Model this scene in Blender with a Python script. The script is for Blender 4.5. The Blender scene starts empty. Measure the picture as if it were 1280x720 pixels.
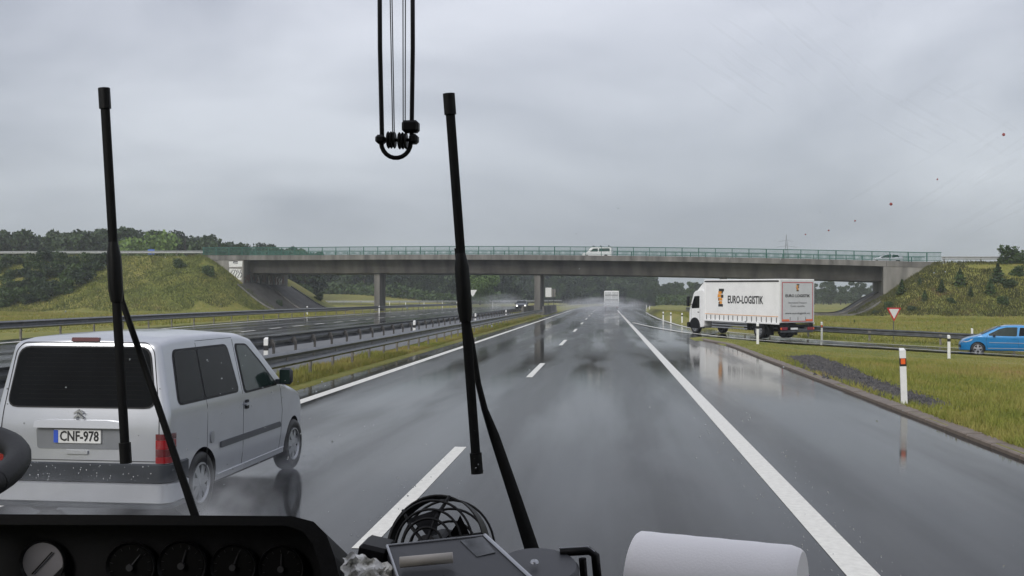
import bpy, bmesh, math, random
import numpy as np
from mathutils import Vector, Matrix
random.seed(7); rng = np.random.default_rng(7)
PI = math.pi
SC = bpy.context.scene
COL = SC.collection

# ------------------------------------------------------------------ camera, sky, sun, exposure
F = 1250.0; HC = 2.15
PSI = math.atan(118/F); PITCH = math.atan(13/F)
cam = bpy.data.cameras.new('camera'); camo = bpy.data.objects.new('camera', cam); COL.objects.link(camo)
cam.sensor_width = 36; cam.lens = 36*F/1280; cam.clip_start = 0.05; cam.clip_end = 6000
camo.location = (0, 0, HC); camo.rotation_euler = (PI/2+PITCH, 0, PSI)
SC.camera = camo
RM = camo.rotation_euler.to_matrix()
VR, VU, VF = RM @ Vector((1, 0, 0)), RM @ Vector((0, 1, 0)), RM @ Vector((0, 0, -1))
CP = Vector((0, 0, HC))
def at(px, py, d):
    return CP + d*(VF + (px-640)/F*VR - (py-360)/F*VU)
def gp(px, py, z=0.0):
    v = VF + (px-640)/F*VR - (py-360)/F*VU
    return CP + v*((z-HC)/v.z)

w = bpy.data.worlds.new('World'); SC.world = w; w.use_nodes = True
nt = w.node_tree; nt.nodes.clear()
SUN_EL, SUN_AZ = math.radians(32), math.radians(205)
out = nt.nodes.new('ShaderNodeOutputWorld'); bg = nt.nodes.new('ShaderNodeBackground')
sky = nt.nodes.new('ShaderNodeTexSky'); sky.sky_type = 'NISHITA'; sky.sun_disc = False
sky.sun_elevation = SUN_EL; sky.sun_rotation = SUN_AZ; sky.air_density = 1.5; sky.dust_density = 4
tc = nt.nodes.new('ShaderNodeTexCoord'); mp = nt.nodes.new('ShaderNodeMapping')
mp.inputs['Scale'].default_value = (1.0, 1.0, 2.6)
n1 = nt.nodes.new('ShaderNodeTexNoise'); n1.inputs['Scale'].default_value = 2.1; n1.inputs['Detail'].default_value = 5; n1.inputs['Roughness'].default_value = 0.5
n1.inputs['Distortion'].default_value = 0.35
cr = nt.nodes.new('ShaderNodeValToRGB')
cr.color_ramp.elements[0].position = 0.38; cr.color_ramp.elements[0].color = (3.55, 3.70, 4.40, 1)
cr.color_ramp.elements[1].position = 0.64; cr.color_ramp.elements[1].color = (5.9, 6.0, 6.75, 1)
sp = nt.nodes.new('ShaderNodeSeparateXYZ')
gr = nt.nodes.new('ShaderNodeValToRGB')
gr.color_ramp.elements[0].position = 0.0; gr.color_ramp.elements[0].color = (0.72, 0.77, 0.75, 1)
gr.color_ramp.elements[1].position = 0.35; gr.color_ramp.elements[1].color = (1, 1, 1, 1)
mul = nt.nodes.new('ShaderNodeMixRGB'); mul.blend_type = 'MULTIPLY'; mul.inputs[0].default_value = 1
mix = nt.nodes.new('ShaderNodeMixRGB'); mix.inputs[0].default_value = 0.93
L = nt.links.new
L(tc.outputs['Generated'], mp.inputs[0]); L(mp.outputs[0], n1.inputs['Vector']); L(n1.outputs[0], cr.inputs[0])
L(tc.outputs['Generated'], sp.inputs[0]); L(sp.outputs[2], gr.inputs[0])
L(cr.outputs[0], mul.inputs[1]); L(gr.outputs[0], mul.inputs[2])
L(sky.outputs[0], mix.inputs[1]); L(mul.outputs[0], mix.inputs[2]); L(mix.outputs[0], bg.inputs[0]); L(bg.outputs[0], out.inputs[0])
bg.inputs[1].default_value = 0.1
sl = bpy.data.lights.new('sun', 'SUN'); sl.energy = 1.25; sl.angle = math.radians(25); sl.color = (1, 0.97, 0.93)
slo = bpy.data.objects.new('sun', sl); COL.objects.link(slo)
slo.rotation_euler = (PI/2-SUN_EL, 0, PI-SUN_AZ)
SC.view_settings.view_transform = 'Standard'; SC.view_settings.look = 'None'; SC.view_settings.exposure = 0.53; SC.view_settings.gamma = 1
SC.cycles.max_bounces = 6; SC.cycles.transparent_max_bounces = 16; SC.cycles.volume_bounces = 1
SC.cycles.caustics_reflective = False; SC.cycles.caustics_refractive = False
SC.cycles.use_denoising = True

# ------------------------------------------------------------------ materials
MATS = {}
def pm(name, c, r=0.6, m=0.0, var=0.12, scale=3.0, bump=0.0, bscale=40, spec=0.5, coat=0.0, emit=0, alpha=None, obj=True, trans=0, c2=None, stretch=None):
    if name in MATS: return MATS[name]
    M = bpy.data.materials.new(name); M.use_nodes = True; t = M.node_tree; b = t.nodes['Principled BSDF']
    b.inputs['Roughness'].default_value = r; b.inputs['Metallic'].default_value = m
    b.inputs['Specular IOR Level'].default_value = spec; b.inputs['Coat Weight'].default_value = coat; b.inputs['Coat Roughness'].default_value = 0.06
    b.inputs['Transmission Weight'].default_value = trans
    if emit: b.inputs['Emission Color'].default_value = (*c, 1); b.inputs['Emission Strength'].default_value = emit
    co = t.nodes.new('ShaderNodeTexCoord'); n = t.nodes.new('ShaderNodeTexNoise'); n.inputs['Scale'].default_value = scale; n.inputs['Detail'].default_value = 5
    if stretch:
        mq = t.nodes.new('ShaderNodeMapping'); mq.inputs['Scale'].default_value = stretch; t.links.new(co.outputs['Object'], mq.inputs[0]); t.links.new(mq.outputs[0], n.inputs['Vector'])
    else: t.links.new(co.outputs['Object'], n.inputs['Vector'])
    rp = t.nodes.new('ShaderNodeValToRGB'); rp.color_ramp.elements[0].position = 0.3; rp.color_ramp.elements[1].position = 0.7
    lo = tuple(x*(1-var) for x in c); hi = tuple(min(1, x*(1+var)) for x in c)
    if c2: hi = c2
    rp.color_ramp.elements[0].color = (*lo, 1); rp.color_ramp.elements[1].color = (*hi, 1)
    t.links.new(n.outputs[0], rp.inputs[0]); t.links.new(rp.outputs[0], b.inputs['Base Color'])
    if bump:
        n2 = t.nodes.new('ShaderNodeTexNoise'); n2.inputs['Scale'].default_value = bscale; n2.inputs['Detail'].default_value = 3
        t.links.new(co.outputs['Object'], n2.inputs['Vector'])
        bp = t.nodes.new('ShaderNodeBump'); bp.inputs['Strength'].default_value = bump; bp.inputs['Distance'].default_value = 0.02
        t.links.new(n2.outputs[0], bp.inputs['Height']); t.links.new(bp.outputs[0], b.inputs['Normal'])
    MATS[name] = M
    return M

def road_mat(name, base=0.05, wet=1.0, seed=0.0):
    M = bpy.data.materials.new(name); M.use_nodes = True; t = M.node_tree; b = t.nodes['Principled BSDF']; N = t.nodes.new; K = t.links.new
    co = N('ShaderNodeTexCoord')
    mpp = N('ShaderNodeMapping'); mpp.inputs['Scale'].default_value = (0.55, 0.07, 1); mpp.inputs['Location'].default_value = (seed, seed, 0)
    K(co.outputs['Object'], mpp.inputs[0])
    a = N('ShaderNodeTexNoise'); a.inputs['Scale'].default_value = 1.0; a.inputs['Detail'].default_value = 6; a.inputs['Roughness'].default_value = 0.55; a.inputs['Distortion'].default_value = 0.4
    K(mpp.outputs[0], a.inputs['Vector'])
    # wheel tracks: darker, smoother bands along each lane
    sx = N('ShaderNodeSeparateXYZ'); K(co.outputs['Object'], sx.inputs[0])
    wv = N('ShaderNodeMath'); wv.operation = 'MULTIPLY_ADD'; wv.inputs[1].default_value = 2*PI/2.04; wv.inputs[2].default_value = 1.55
    K(sx.outputs[0], wv.inputs[0])
    cs = N('ShaderNodeMath'); cs.operation = 'COSINE'; K(wv.outputs[0], cs.inputs[0])
    fine = N('ShaderNodeTexNoise'); fine.inputs['Scale'].default_value = 9; fine.inputs['Detail'].default_value = 6; K(co.outputs['Object'], fine.inputs['Vector'])
    sm = N('ShaderNodeMath'); sm.operation = 'MULTIPLY_ADD'; sm.inputs[1].default_value = 0.11; K(cs.outputs[0], sm.inputs[0]); K(a.outputs[0], sm.inputs[2])
    rr = N('ShaderNodeValToRGB'); e = rr.color_ramp.elements
    e[0].position = 0.40; e[0].color = (0.175, 0.175, 0.175, 1); e[1].position = 0.60; e[1].color = (0.055, 0.055, 0.055, 1)
    if wet < 1: e[0].color = (0.35,)*3+(1,); e[1].color = (0.2,)*3+(1,)
    mr = N('ShaderNodeMapRange'); mr.inputs[1].default_value = 1.7; mr.inputs[2].default_value = 2.6; mr.inputs[3].default_value = 0.0; mr.inputs[4].default_value = 0.09; K(sx.outputs[0], mr.inputs[0])
    sm2 = N('ShaderNodeMath'); sm2.operation = 'ADD'; K(sm.outputs[0], sm2.inputs[0]); K(mr.outputs[0], sm2.inputs[1])
    K(sm2.outputs[0], rr.inputs[0]); K(rr.outputs[0], b.inputs['Roughness'])
    cc = N('ShaderNodeValToRGB'); e = cc.color_ramp.elements
    e[0].position = 0.3; e[0].color = (base*1.25, base*1.22, base*1.22, 1); e[1].position = 0.7; e[1].color = (base*0.8, base*0.82, base*0.86, 1)
    ad = N('ShaderNodeMath'); ad.operation = 'MULTIPLY_ADD'; ad.inputs[1].default_value = 0.35; K(fine.outputs[0], ad.inputs[0])
    s2 = N('ShaderNodeMath'); s2.operation = 'MULTIPLY_ADD'; s2.inputs[1].default_value = 0.8; s2.inputs[2].default_value = -0.08; K(sm.outputs[0], s2.inputs[0]); K(s2.outputs[0], ad.inputs[2])
    K(ad.outputs[0], cc.inputs[0]); K(cc.outputs[0], b.inputs['Base Color'])
    gn = N('ShaderNodeTexVoronoi'); gn.inputs['Scale'].default_value = 75; K(co.outputs['Object'], gn.inputs['Vector'])
    v = N('ShaderNodeTexNoise'); v.inputs['Scale'].default_value = 14; v.inputs['Detail'].default_value = 2; K(co.outputs['Object'], v.inputs['Vector'])
    v2 = N('ShaderNodeTexNoise'); v2.inputs['Scale'].default_value = 1.1; v2.inputs['Detail'].default_value = 3; K(co.outputs['Object'], v2.inputs['Vector'])
    bp = N('ShaderNodeBump'); bp.inputs['Strength'].default_value = 0.03; bp.inputs['Distance'].default_value = 0.01; va = N('ShaderNodeMath'); va.operation = 'MULTIPLY_ADD'; va.inputs[1].default_value = .25; K(gn.outputs[0], va.inputs[0]); K(v.outputs[0], va.inputs[2]); K(va.outputs[0], bp.inputs['Height'])
    bp2 = N('ShaderNodeBump'); bp2.inputs['Strength'].default_value = 0.02; bp2.inputs['Distance'].default_value = 0.03; K(v2.outputs[0], bp2.inputs['Height']); K(bp.outputs[0], bp2.inputs['Normal'])
    K(bp2.outputs[0], b.inputs['Normal'])
    st = N('ShaderNodeMapping'); st.inputs['Scale'].default_value = (2.6, 0.09, 1); K(co.outputs['Object'], st.inputs[0])
    sn = N('ShaderNodeTexNoise'); sn.inputs['Scale'].default_value = 1.0; sn.inputs['Detail'].default_value = 4; K(st.outputs[0], sn.inputs['Vector'])
    sa = N('ShaderNodeMath'); sa.operation = 'MULTIPLY_ADD'; sa.inputs[1].default_value = 0.55; K(sn.outputs[0], sa.inputs[0]); K(sm2.outputs[0], sa.inputs[2])
    sg = N('ShaderNodeMapRange'); sg.inputs[1].default_value = 0.62; sg.inputs[2].default_value = 0.98; sg.inputs[3].default_value = 0.20; sg.inputs[4].default_value = 0.48; K(sa.outputs[0], sg.inputs[0])
    K(sg.outputs[0], b.inputs['Specular IOR Level'])
    b.inputs['IOR'].default_value = 1.235
    return M

def grass_mat(name, cols, s1=0.08, s2=1.3):
    M = bpy.data.materials.new(name); M.use_nodes = True; t = M.node_tree; b = t.nodes['Principled BSDF']; N = t.nodes.new; K = t.links.new
    co = N('ShaderNodeTexCoord')
    a = N('ShaderNodeTexNoise'); a.inputs['Scale'].default_value = s1; a.inputs['Detail'].default_value = 8; a.inputs['Roughness'].default_value = 0.7; a.inputs['Distortion'].default_value = 0.5; K(co.outputs['Object'], a.inputs['Vector'])
    c = N('ShaderNodeTexNoise'); c.inputs['Scale'].default_value = s2; c.inputs['Detail'].default_value = 6; c.inputs['Roughness'].default_value = 0.7; K(co.outputs['Object'], c.inputs['Vector'])
    ad = N('ShaderNodeMath'); ad.operation = 'MULTIPLY_ADD'; ad.inputs[1].default_value = 0.45; K(c.outputs[0], ad.inputs[0])
    m = N('ShaderNodeMath'); m.operation = 'MULTIPLY'; m.inputs[1].default_value = 0.6; K(a.outputs[0], m.inputs[0]); K(m.outputs[0], ad.inputs[2])
    r = N('ShaderNodeValToRGB'); r.color_ramp.elements[0].position = 0.36; r.color_ramp.elements[1].position = 0.68
    r.color_ramp.elements[0].color = (*cols[0], 1); r.color_ramp.elements[1].color = (*cols[-1], 1)
    for i, q in enumerate(cols[1:-1]):
        el = r.color_ramp.elements.new(0.36+0.32*(i+1)/(len(cols)-1)); el.color = (*q, 1)
    K(ad.outputs[0], r.inputs[0]); K(r.outputs[0], b.inputs['Base Color'])
    b.inputs['Roughness'].default_value = 0.8; b.inputs['Specular IOR Level'].default_value = 0.25
    bp = N('ShaderNodeBump'); bp.inputs['Strength'].default_value = 0.6; bp.inputs['Distance'].default_value = 0.12; K(c.outputs[0], bp.inputs['Height']); K(bp.outputs[0], b.inputs['Normal'])
    return M

def leaf_mat(name, dark, light, trans=0.25):
    M = bpy.data.materials.new(name); M.use_nodes = True; t = M.node_tree; b = t.nodes['Principled BSDF']; N = t.nodes.new; K = t.links.new
    co = N('ShaderNodeTexCoord'); oi = N('ShaderNodeObjectInfo')
    a = N('ShaderNodeTexNoise'); a.inputs['Scale'].default_value = 0.6; a.inputs['Detail'].default_value = 6; K(co.outputs['Object'], a.inputs['Vector'])
    ad = N('ShaderNodeMath'); ad.operation = 'MULTIPLY_ADD'; ad.inputs[1].default_value = 0.3; K(oi.outputs['Random'], ad.inputs[0])
    m = N('ShaderNodeMath'); m.operation = 'MULTIPLY_ADD'; m.inputs[1].default_value = 1.0; m.inputs[2].default_value = -0.15; K(a.outputs[0], m.inputs[0]); K(m.outputs[0], ad.inputs[2])
    r = N('ShaderNodeValToRGB'); r.color_ramp.elements[0].position = 0.25; r.color_ramp.elements[1].position = 0.75
    r.color_ramp.elements[0].color = (*dark, 1); r.color_ramp.elements[1].color = (*light, 1)
    K(ad.outputs[0], r.inputs[0]); K(r.outputs[0], b.inputs['Base Color'])
    b.inputs['Roughness'].default_value = 0.55; b.inputs['Specular IOR Level'].default_value = 0.3
    return M

BLADE2 = grass_mat('weed_blades', [(0.028, 0.036, 0.012), (0.055, 0.058, 0.018), (0.095, 0.100, 0.026), (0.15, 0.105, 0.045)], 0.14, 0.8)
BLADE3 = grass_mat('slope_blades', [(0.045, 0.062, 0.016), (0.085, 0.105, 0.026), (0.13, 0.15, 0.036), (0.19, 0.15, 0.062)], 0.12, 0.8)
ASPH = road_mat('wet_asphalt', 0.022)
ASPH2 = road_mat('wet_asphalt_ramp', 0.025, 1.0, 7.3)
PAINT = pm('road_paint', (0.74, 0.72, 0.65), 0.35, var=0.10, scale=14, bump=0.2, bscale=90, c2=(0.84, 0.82, 0.75))
GRASS = grass_mat('grass_ground', [(0.085, 0.110, 0.022), (0.165, 0.180, 0.034), (0.25, 0.23, 0.055), (0.30, 0.235, 0.09)])
BLADE = grass_mat('grass_blades', [(0.11, 0.145, 0.025), (0.20, 0.22, 0.042), (0.29, 0.26, 0.075), (0.33, 0.22, 0.10)], 0.10, 1.4)
CONC = pm('concrete', (0.165, 0.158, 0.145), 0.8, var=0.42, scale=1.1, bump=0.3, bscale=6, stretch=(1, 1, .18))
CONCD = pm('shaded_girder_concrete', (0.085, 0.080, 0.070), 0.8, var=0.5, scale=0.7, bump=0.3, bscale=5, stretch=(1, 1, .2))  # darker concrete copy: shadow under the deck cantilever put into the colour
CONCL = pm('pale_concrete', (0.22, 0.21, 0.19), 0.8, var=0.35, scale=1.2, bump=0.2, bscale=8, stretch=(1, 1, .2))
PAVD = pm('slope_paving', (0.090, 0.085, 0.078), 0.75, var=0.3, scale=0.9, bump=0.4, bscale=4)
KERB = pm('kerb_concrete', (0.17, 0.135, 0.105), 0.6, var=0.25, scale=5, bump=0.3, bscale=30)
GALV = pm('wet_galvanised_steel', (0.13, 0.135, 0.14), 0.38, 0.75, var=0.25, scale=3)
GALVR = pm('weathered_post_steel', (0.20, 0.185, 0.165), 0.6, 0.3, var=0.3, scale=6)
GREEN = pm('green_rail_paint', (0.030, 0.130, 0.100), 0.5, var=0.15)
BLACK = pm('black_rubber', (0.0035, 0.0035, 0.004), 0.62, var=0.2, spec=0.2)
BLACKM = pm('black_painted_metal', (0.004, 0.004, 0.0045), 0.5, var=0.2, spec=0.25)
DASH = pm('dash_plastic', (0.006, 0.006, 0.007), 0.6, var=0.2, bump=0.05, bscale=300, spec=0.35)
SILVER = pm('silver_paint', (0.50, 0.515, 0.55), 0.3, 0.5, var=0.04, coat=0.6, spec=0.5)
BLUEP = pm('blue_paint', (0.003, 0.205, 0.50), 0.3, 0.15, var=0.05, coat=0.8)
DARKP = pm('dark_grey_paint', (0.05, 0.055, 0.065), 0.3, 0.3, var=0.05, coat=0.6)
WHITEP = pm('white_paint', (0.86, 0.86, 0.85), 0.4, var=0.04, coat=0.3)
DGLASS = pm('tinted_glass', (0.004, 0.005, 0.006), 0.12, var=0.3, spec=0.12)
GGLASS = pm('green_tinted_glass', (0.018, 0.032, 0.028), 0.08, var=0.3, spec=0.35)
PLAST = pm('grey_bumper_plastic', (0.035, 0.040, 0.048), 0.5, var=0.2)
SEAM = pm('panel_gap', (0.02, 0.02, 0.022), 0.7)
TYRE = pm('wet_tyre', (0.014, 0.014, 0.015), 0.5, var=0.2)
RIM = pm('alloy_rim', (0.42, 0.43, 0.45), 0.35, 0.7, var=0.1)
REDL = pm('red_lamp_lens', (0.24, 0.008, 0.012), 0.15, var=0.2, coat=0.8)
REDD = pm('dark_red_lens', (0.11, 0.012, 0.015), 0.2, var=0.2, coat=0.8)
CLEAR = pm('clear_lamp_lens', (0.50, 0.50, 0.52), 0.15, 0.3, var=0.2, coat=0.8)
ORNG = pm('orange_reflector', (0.85, 0.13, 0.02), 0.35, var=0.15)
WPL = pm('white_plastic', (0.78, 0.78, 0.76), 0.45, var=0.08, scale=6)
REDP = pm('red_print', (0.55, 0.02, 0.025), 0.5, var=0.06)
BLK = pm('black_print', (0.015, 0.015, 0.016), 0.5, var=0.1)
ORP = pm('amber_print', (0.80, 0.33, 0.04), 0.5, var=0.1)
EUB = pm('plate_blue', (0.03, 0.09, 0.50), 0.5, var=0.05)
SIGNB = pm('blue_sign_face', (0.05, 0.13, 0.50), 0.5, var=0.05)
BARK = pm('bark', (0.055, 0.042, 0.03), 0.9, var=0.3, scale=4)
TOWEL = pm('paper_towel', (0.93, 0.91, 0.90), 0.95, var=0.02, bump=0.06, bscale=320, spec=0.1)
CREAM = pm('cream_plastic', (0.40, 0.37, 0.33), 0.5)
GREYP = pm('grey_device_plastic', (0.045, 0.047, 0.052), 0.45, var=0.1)
LAMP = pm('lit_headlamp', (1.0, 0.97, 0.9), 0.3, emit=3.0)

# ------------------------------------------------------------------ mesh helpers
class MB:
    def __init__(s): s.v = []; s.f = []; s.m = []; s.mats = []
    def mi(s, m):
        if m not in s.mats: s.mats.append(m)
        return s.mats.index(m)
    def add(s, vs, fs, m):
        o = len(s.v); k = s.mi(m)
        s.v += [tuple(p) for p in vs]; s.f += [tuple(i+o for i in q) for q in fs]; s.m += [k]*len(fs)
        return s
    def box(s, c, d, m, R=None, bev=0.0):
        hx, hy, hz = d[0]/2, d[1]/2, d[2]/2
        c = Vector(c)
        if bev:
            b = min(bev, hx*.9, hy*.9, hz*.9)
            P = []
            for sx in (-1, 1):
                for sy in (-1, 1):
                    for sz in (-1, 1):
                        P += [(sx*hx, sy*(hy-b), sz*(hz-b)), (sx*(hx-b), sy*hy, sz*(hz-b)), (sx*(hx-b), sy*(hy-b), sz*hz)]
            bm = bmesh.new()
            for p in P: bm.verts.new(p)
            bmesh.ops.convex_hull(bm, input=bm.verts)
            bm.verts.ensure_lookup_table(); bm.verts.index_update()
            V = [Vector(v.co) for v in bm.verts]; Fs = [[v.index for v in f.verts] for f in bm.faces]; bm.free()
        else:
            V = [Vector((sx*hx, sy*hy, sz*hz)) for sx in (-1, 1) for sy in (-1, 1) for sz in (-1, 1)]
            Fs = [(0, 1, 3, 2), (4, 6, 7, 5), (0, 4, 5, 1), (2, 3, 7, 6), (0, 2, 6, 4), (1, 5, 7, 3)]
        if R is not None: V = [R @ v for v in V]
        return s.add([v+c for v in V], Fs, m)
    def tube(s, pts, r, m, n=8, cap=True, flat=None):
        pts = [Vector(p) for p in pts]; rs = r if isinstance(r, (list, tuple)) else [r]*len(pts)
        V = []; Fs = []; prev = None
        for i, p in enumerate(pts):
            t = (pts[min(i+1, len(pts)-1)]-pts[max(i-1, 0)]).normalized()
            if prev is None:
                a = Vector((0, 0, 1)) if abs(t.z) < 0.9 else Vector((1, 0, 0))
                if flat: a = Vector(flat[1])
                u = (a - t*a.dot(t)).normalized()
            else: u = (prev - t*prev.dot(t)).normalized()
            prev = u; w_ = t.cross(u)
            fl = flat[0] if flat else 1.0
            for k in range(n):
                an = 2*PI*(k+.5)/n
                V.append(p + u*math.cos(an)*rs[i]*fl + w_*math.sin(an)*rs[i])
        for i in range(len(pts)-1):
            for k in range(n):
                Fs.append((i*n+k, i*n+(k+1) % n, (i+1)*n+(k+1) % n, (i+1)*n+k))
        if cap: Fs += [tuple(range(n))[::-1], tuple((len(pts)-1)*n+k for k in range(n))]
        return s.add(V, Fs, m)
    def lathe(s, prof, m, n=24, R=None, c=(0, 0, 0)):   # prof (r, z), about z
        V = []; Fs = []; c = Vector(c)
        for (r, z) in prof:
            for k in range(n):
                v = Vector((r*math.cos(2*PI*k/n), r*math.sin(2*PI*k/n), z))
                V.append((R @ v if R is not None else v)+c)
        for i in range(len(prof)-1):
            for k in range(n):
                Fs.append((i*n+k, i*n+(k+1) % n, (i+1)*n+(k+1) % n, (i+1)*n+k))
        return s.add(V, Fs, m)
    def sweep(s, prof, path, m, cap=True, close=False):   # prof [(lateral, up)], path [(x,y,z)]
        path = [Vector(p) for p in path]; n = len(prof); V = []; Fs = []
        for i, p in enumerate(path):
            t = path[min(i+1, len(path)-1)]-path[max(i-1, 0)]; t.z = 0; t.normalize()
            lat = Vector((t.y, -t.x, 0))
            for (a, b) in prof: V.append(p + lat*a + Vector((0, 0, b)))
        for i in range(len(path)-1):
            for k in range(n if close else n-1):
                Fs.append((i*n+k, i*n+(k+1) % n, (i+1)*n+(k+1) % n, (i+1)*n+k))
        if cap and close: Fs += [tuple(range(n)), tuple((len(path)-1)*n+k for k in range(n))[::-1]]
        return s.add(V, Fs, m)
    def prism(s, poly, t0, t1, m, axis='y'):   # poly of (a,b); extruded between t0,t1 along axis
        def P(a, b, t): return {'y': (a, t, b), 'x': (t, a, b), 'z': (a, b, t)}[axis]
        n = len(poly)
        V = [P(a, b, t0) for a, b in poly]+[P(a, b, t1) for a, b in poly]
        Fs = [tuple(range(n)), tuple(range(2*n-1, n-1, -1))]+[(i, n+i, n+(i+1) % n, (i+1) % n) for i in range(n)]
        return s.add(V, Fs, m)
    def build(s, name, parent=None, smooth=False, loc=None, fix=True):
        me = bpy.data.meshes.new(name); me.from_pydata(s.v, [], s.f)
        for m in s.mats: me.materials.append(m)
        me.polygons.foreach_set('material_index', s.m)
        if fix:
            bm = bmesh.new(); bm.from_mesh(me); bmesh.ops.recalc_face_normals(bm, faces=bm.faces); bm.to_mesh(me); bm.free()
        if smooth is True: me.polygons.foreach_set('use_smooth', [True]*len(me.polygons))
        elif smooth:
            me.polygons.foreach_set('use_smooth', [True]*len(me.polygons)); me.set_sharp_from_angle(angle=math.radians(smooth))
        me.update()
        return ob(name, me, parent, loc)
def ob(name, me, parent=None, loc=None):
    o = bpy.data.objects.new(name, me); COL.objects.link(o)
    if parent is not None: o.parent = parent
    if loc is not None: o.location = loc
    return o
def empty(name, loc=(0, 0, 0), rz=0.0):
    o = bpy.data.objects.new(name, None); COL.objects.link(o); o.location = loc; o.rotation_euler = (0, 0, rz); o.empty_display_size = 0.3
    return o
def tag(o, label=None, cat=None, group=None, kind=None):
    if label: o['label'] = label
    if cat: o['category'] = cat
    if group: o['group'] = group
    if kind: o['kind'] = kind
    return o
CH = {}
def kids(o): return [c for c in bpy.data.objects if c.parent == o]
def copy_tree(o, tree=None):
    tree = tree if tree is not None else snapshot(o)
    def go(node, parent):
        src, ch = node
        c = src.copy(); COL.objects.link(c); c.parent = parent
        for k in ch: go(k, c)
        return c
    return go(tree, None)
def snapshot(o): return (o, [snapshot(c) for c in kids(o)])
def text_mesh(s, size, extrude=0.002, bold=0.0, align='CENTER'):
    cu = bpy.data.curves.new('text', 'FONT'); cu.body = s; cu.size = size; cu.extrude = extrude; cu.offset = bold; cu.align_x = align; cu.align_y = 'CENTER'; cu.resolution_u = 2
    o = bpy.data.objects.new('text', cu); COL.objects.link(o)
    dg = bpy.context.evaluated_depsgraph_get(); me = bpy.data.meshes.new_from_object(o.evaluated_get(dg))
    bpy.data.objects.remove(o); bpy.data.curves.remove(cu)
    return me
def add_text(parent, s, size, mat, M, width=None, bold=0.0, name='lettering', extrude=0.002):
    me = text_mesh(s, size, extrude, bold)
    xs = [v.co.x for v in me.vertices]
    if width: me.transform(Matrix.Scale(width/(max(xs)-min(xs)), 4, (1, 0, 0)))
    me.transform(M); me.materials.clear(); me.materials.append(mat)
    return ob(name, me, parent)
def rpoly(pts, r, n=4):
    out = []; N = len(pts)
    for i in range(N):
        p, a, b = Vector(pts[i]), Vector(pts[i-1]), Vector(pts[(i+1) % N])
        rr = min(r, (a-p).length*.45, (b-p).length*.45)
        p0 = p+(a-p).normalized()*rr; p1 = p+(b-p).normalized()*rr
        for k in range(n+1):
            t = k/n; q = p0*(1-t)**2+p*2*t*(1-t)+p1*t*t; out.append((q.x, q.y))
    return out

# ------------------------------------------------------------------ terrain
def cx(y): return 0.0 if y < 180 else (y-180)**2/2600.0
BO = Vector((-8.0, 129.9)); BD = Vector((0.987, -0.159)).normalized(); BN = Vector((-BD.y, BD.x))   # near deck edge line, along, away
def bs(x, y): return (x-BO.x)*BD.x+(y-BO.y)*BD.y, (x-BO.x)*BN.x+(y-BO.y)*BN.y
def bw(s, t, z=0.0): return Vector((BO.x+BD.x*s+BN.x*t, BO.y+BD.y*s+BN.y*t, z))
def bz(s):
    s = np.asarray(s, float); x = s*BD.x+BO.x
    q = np.where(x > -41, -0.000242*(x+41)*(x+8), 0.0)
    z = 8.13-0.01*(x+41)+q
    return np.where(x > 37, 6.50-0.012*(x-37), z)
SL, SR = (-51+8)/BD.x, (33.0+8)/BD.x      # abutment faces along s
DW = 13.5
def sstep(a, b, x):
    t = np.clip((x-a)/(b-a), 0, 1); return t*t*(3-2*t)

OPP_N = [(-13.2, -10), (-13.2, 180), (-13.2+cx(260), 260), (-13.2+cx(420), 420)]
OPPF = [(-22.4, -10), (-22.9, 20), (-23.6, 38), (-25.9, 60), (-26.9, 79), (-27.3, 110), (-27.4, 151), (-26.5, 200), (-24.5+cx(280), 280), (-24.2+cx(420), 420)]
def interp_xy(pts, y): return np.interp(y, [p[1] for p in pts], [p[0] for p in pts])
MR = [(5.5, -10), (5.5, 46), (5.05, 50), (4.75, 53.2), (4.9, 55), (6.0, 60), (7.4, 66), (7.2, 72), (6.5, 78), (6.2, 92), (6.0, 111), (6.6, 150), (9.3, 224), (11+cx(300), 300), (8+cx(360), 360), (6+cx(420), 420)]
RN = [(48, 45.0), (32, 46.6), (20.4, 49.9), (14, 51.9), (12.2, 52.2), (8.8, 53.2), (6.6, 55.6), (4.6, 60)]      # ramp near edge of asphalt
RF = [(48, 55), (32, 56), (20, 58.3), (14, 59.8), (12, 61.3), (9.6, 66), (7.6, 71.5), (6.4, 76)]
def rampz(x, y): return -0.045*np.clip(np.asarray(x, float)-5.5, 0, 18)
RAMP_C = [((a[0]+b[0])/2, (a[1]+b[1])/2) for a, b in zip(RN, RF)]
def dist_poly(X, Y, pts):
    D = np.full(X.shape, 1e9); 
    for (x0, y0), (x1, y1) in zip(pts[:-1], pts[1:]):
        dx, dy = x1-x0, y1-y0; L2 = dx*dx+dy*dy
        t = np.clip(((X-x0)*dx+(Y-y0)*dy)/L2, 0, 1)
        D = np.minimum(D, np.hypot(X-x0-t*dx, Y-y0-t*dy))
    return D
def vnoise(X, Y, s, seed=0):
    return (np.sin(X/s*1.7+seed)*np.cos(Y/s*1.3+seed*2)+np.sin((X+Y)/s*2.9+seed*3)*.5+np.cos((X*1.3-Y)/s*4.3+seed)*.3)/1.8
BGR = [(-80, 215), (-60, 205), (-42, 200), (-33, 210), (-28, 240), (-23+cx(300), 300)]   # background ramp left
def emb(X, Y):
    s, t = bs(X, Y)
    top = bz(s)
    rr = 5.5
    z = np.full(X.shape, -9.0)
    for side in (-1, 1):
        ds = (s-(SL-rr)) if side < 0 else ((SR+rr)-s)
        ds = np.maximum(ds, 0)
        tt = np.maximum(np.maximum(-1.0-t, t-(DW+1.0)), 0)
        lr = 2.3 if side < 0 else 2.2
        d = np.sqrt((ds/1.45)**2+(tt/lr)**2)
        zz = top-0.15-d
        z = np.maximum(z, zz)
    return z
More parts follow.
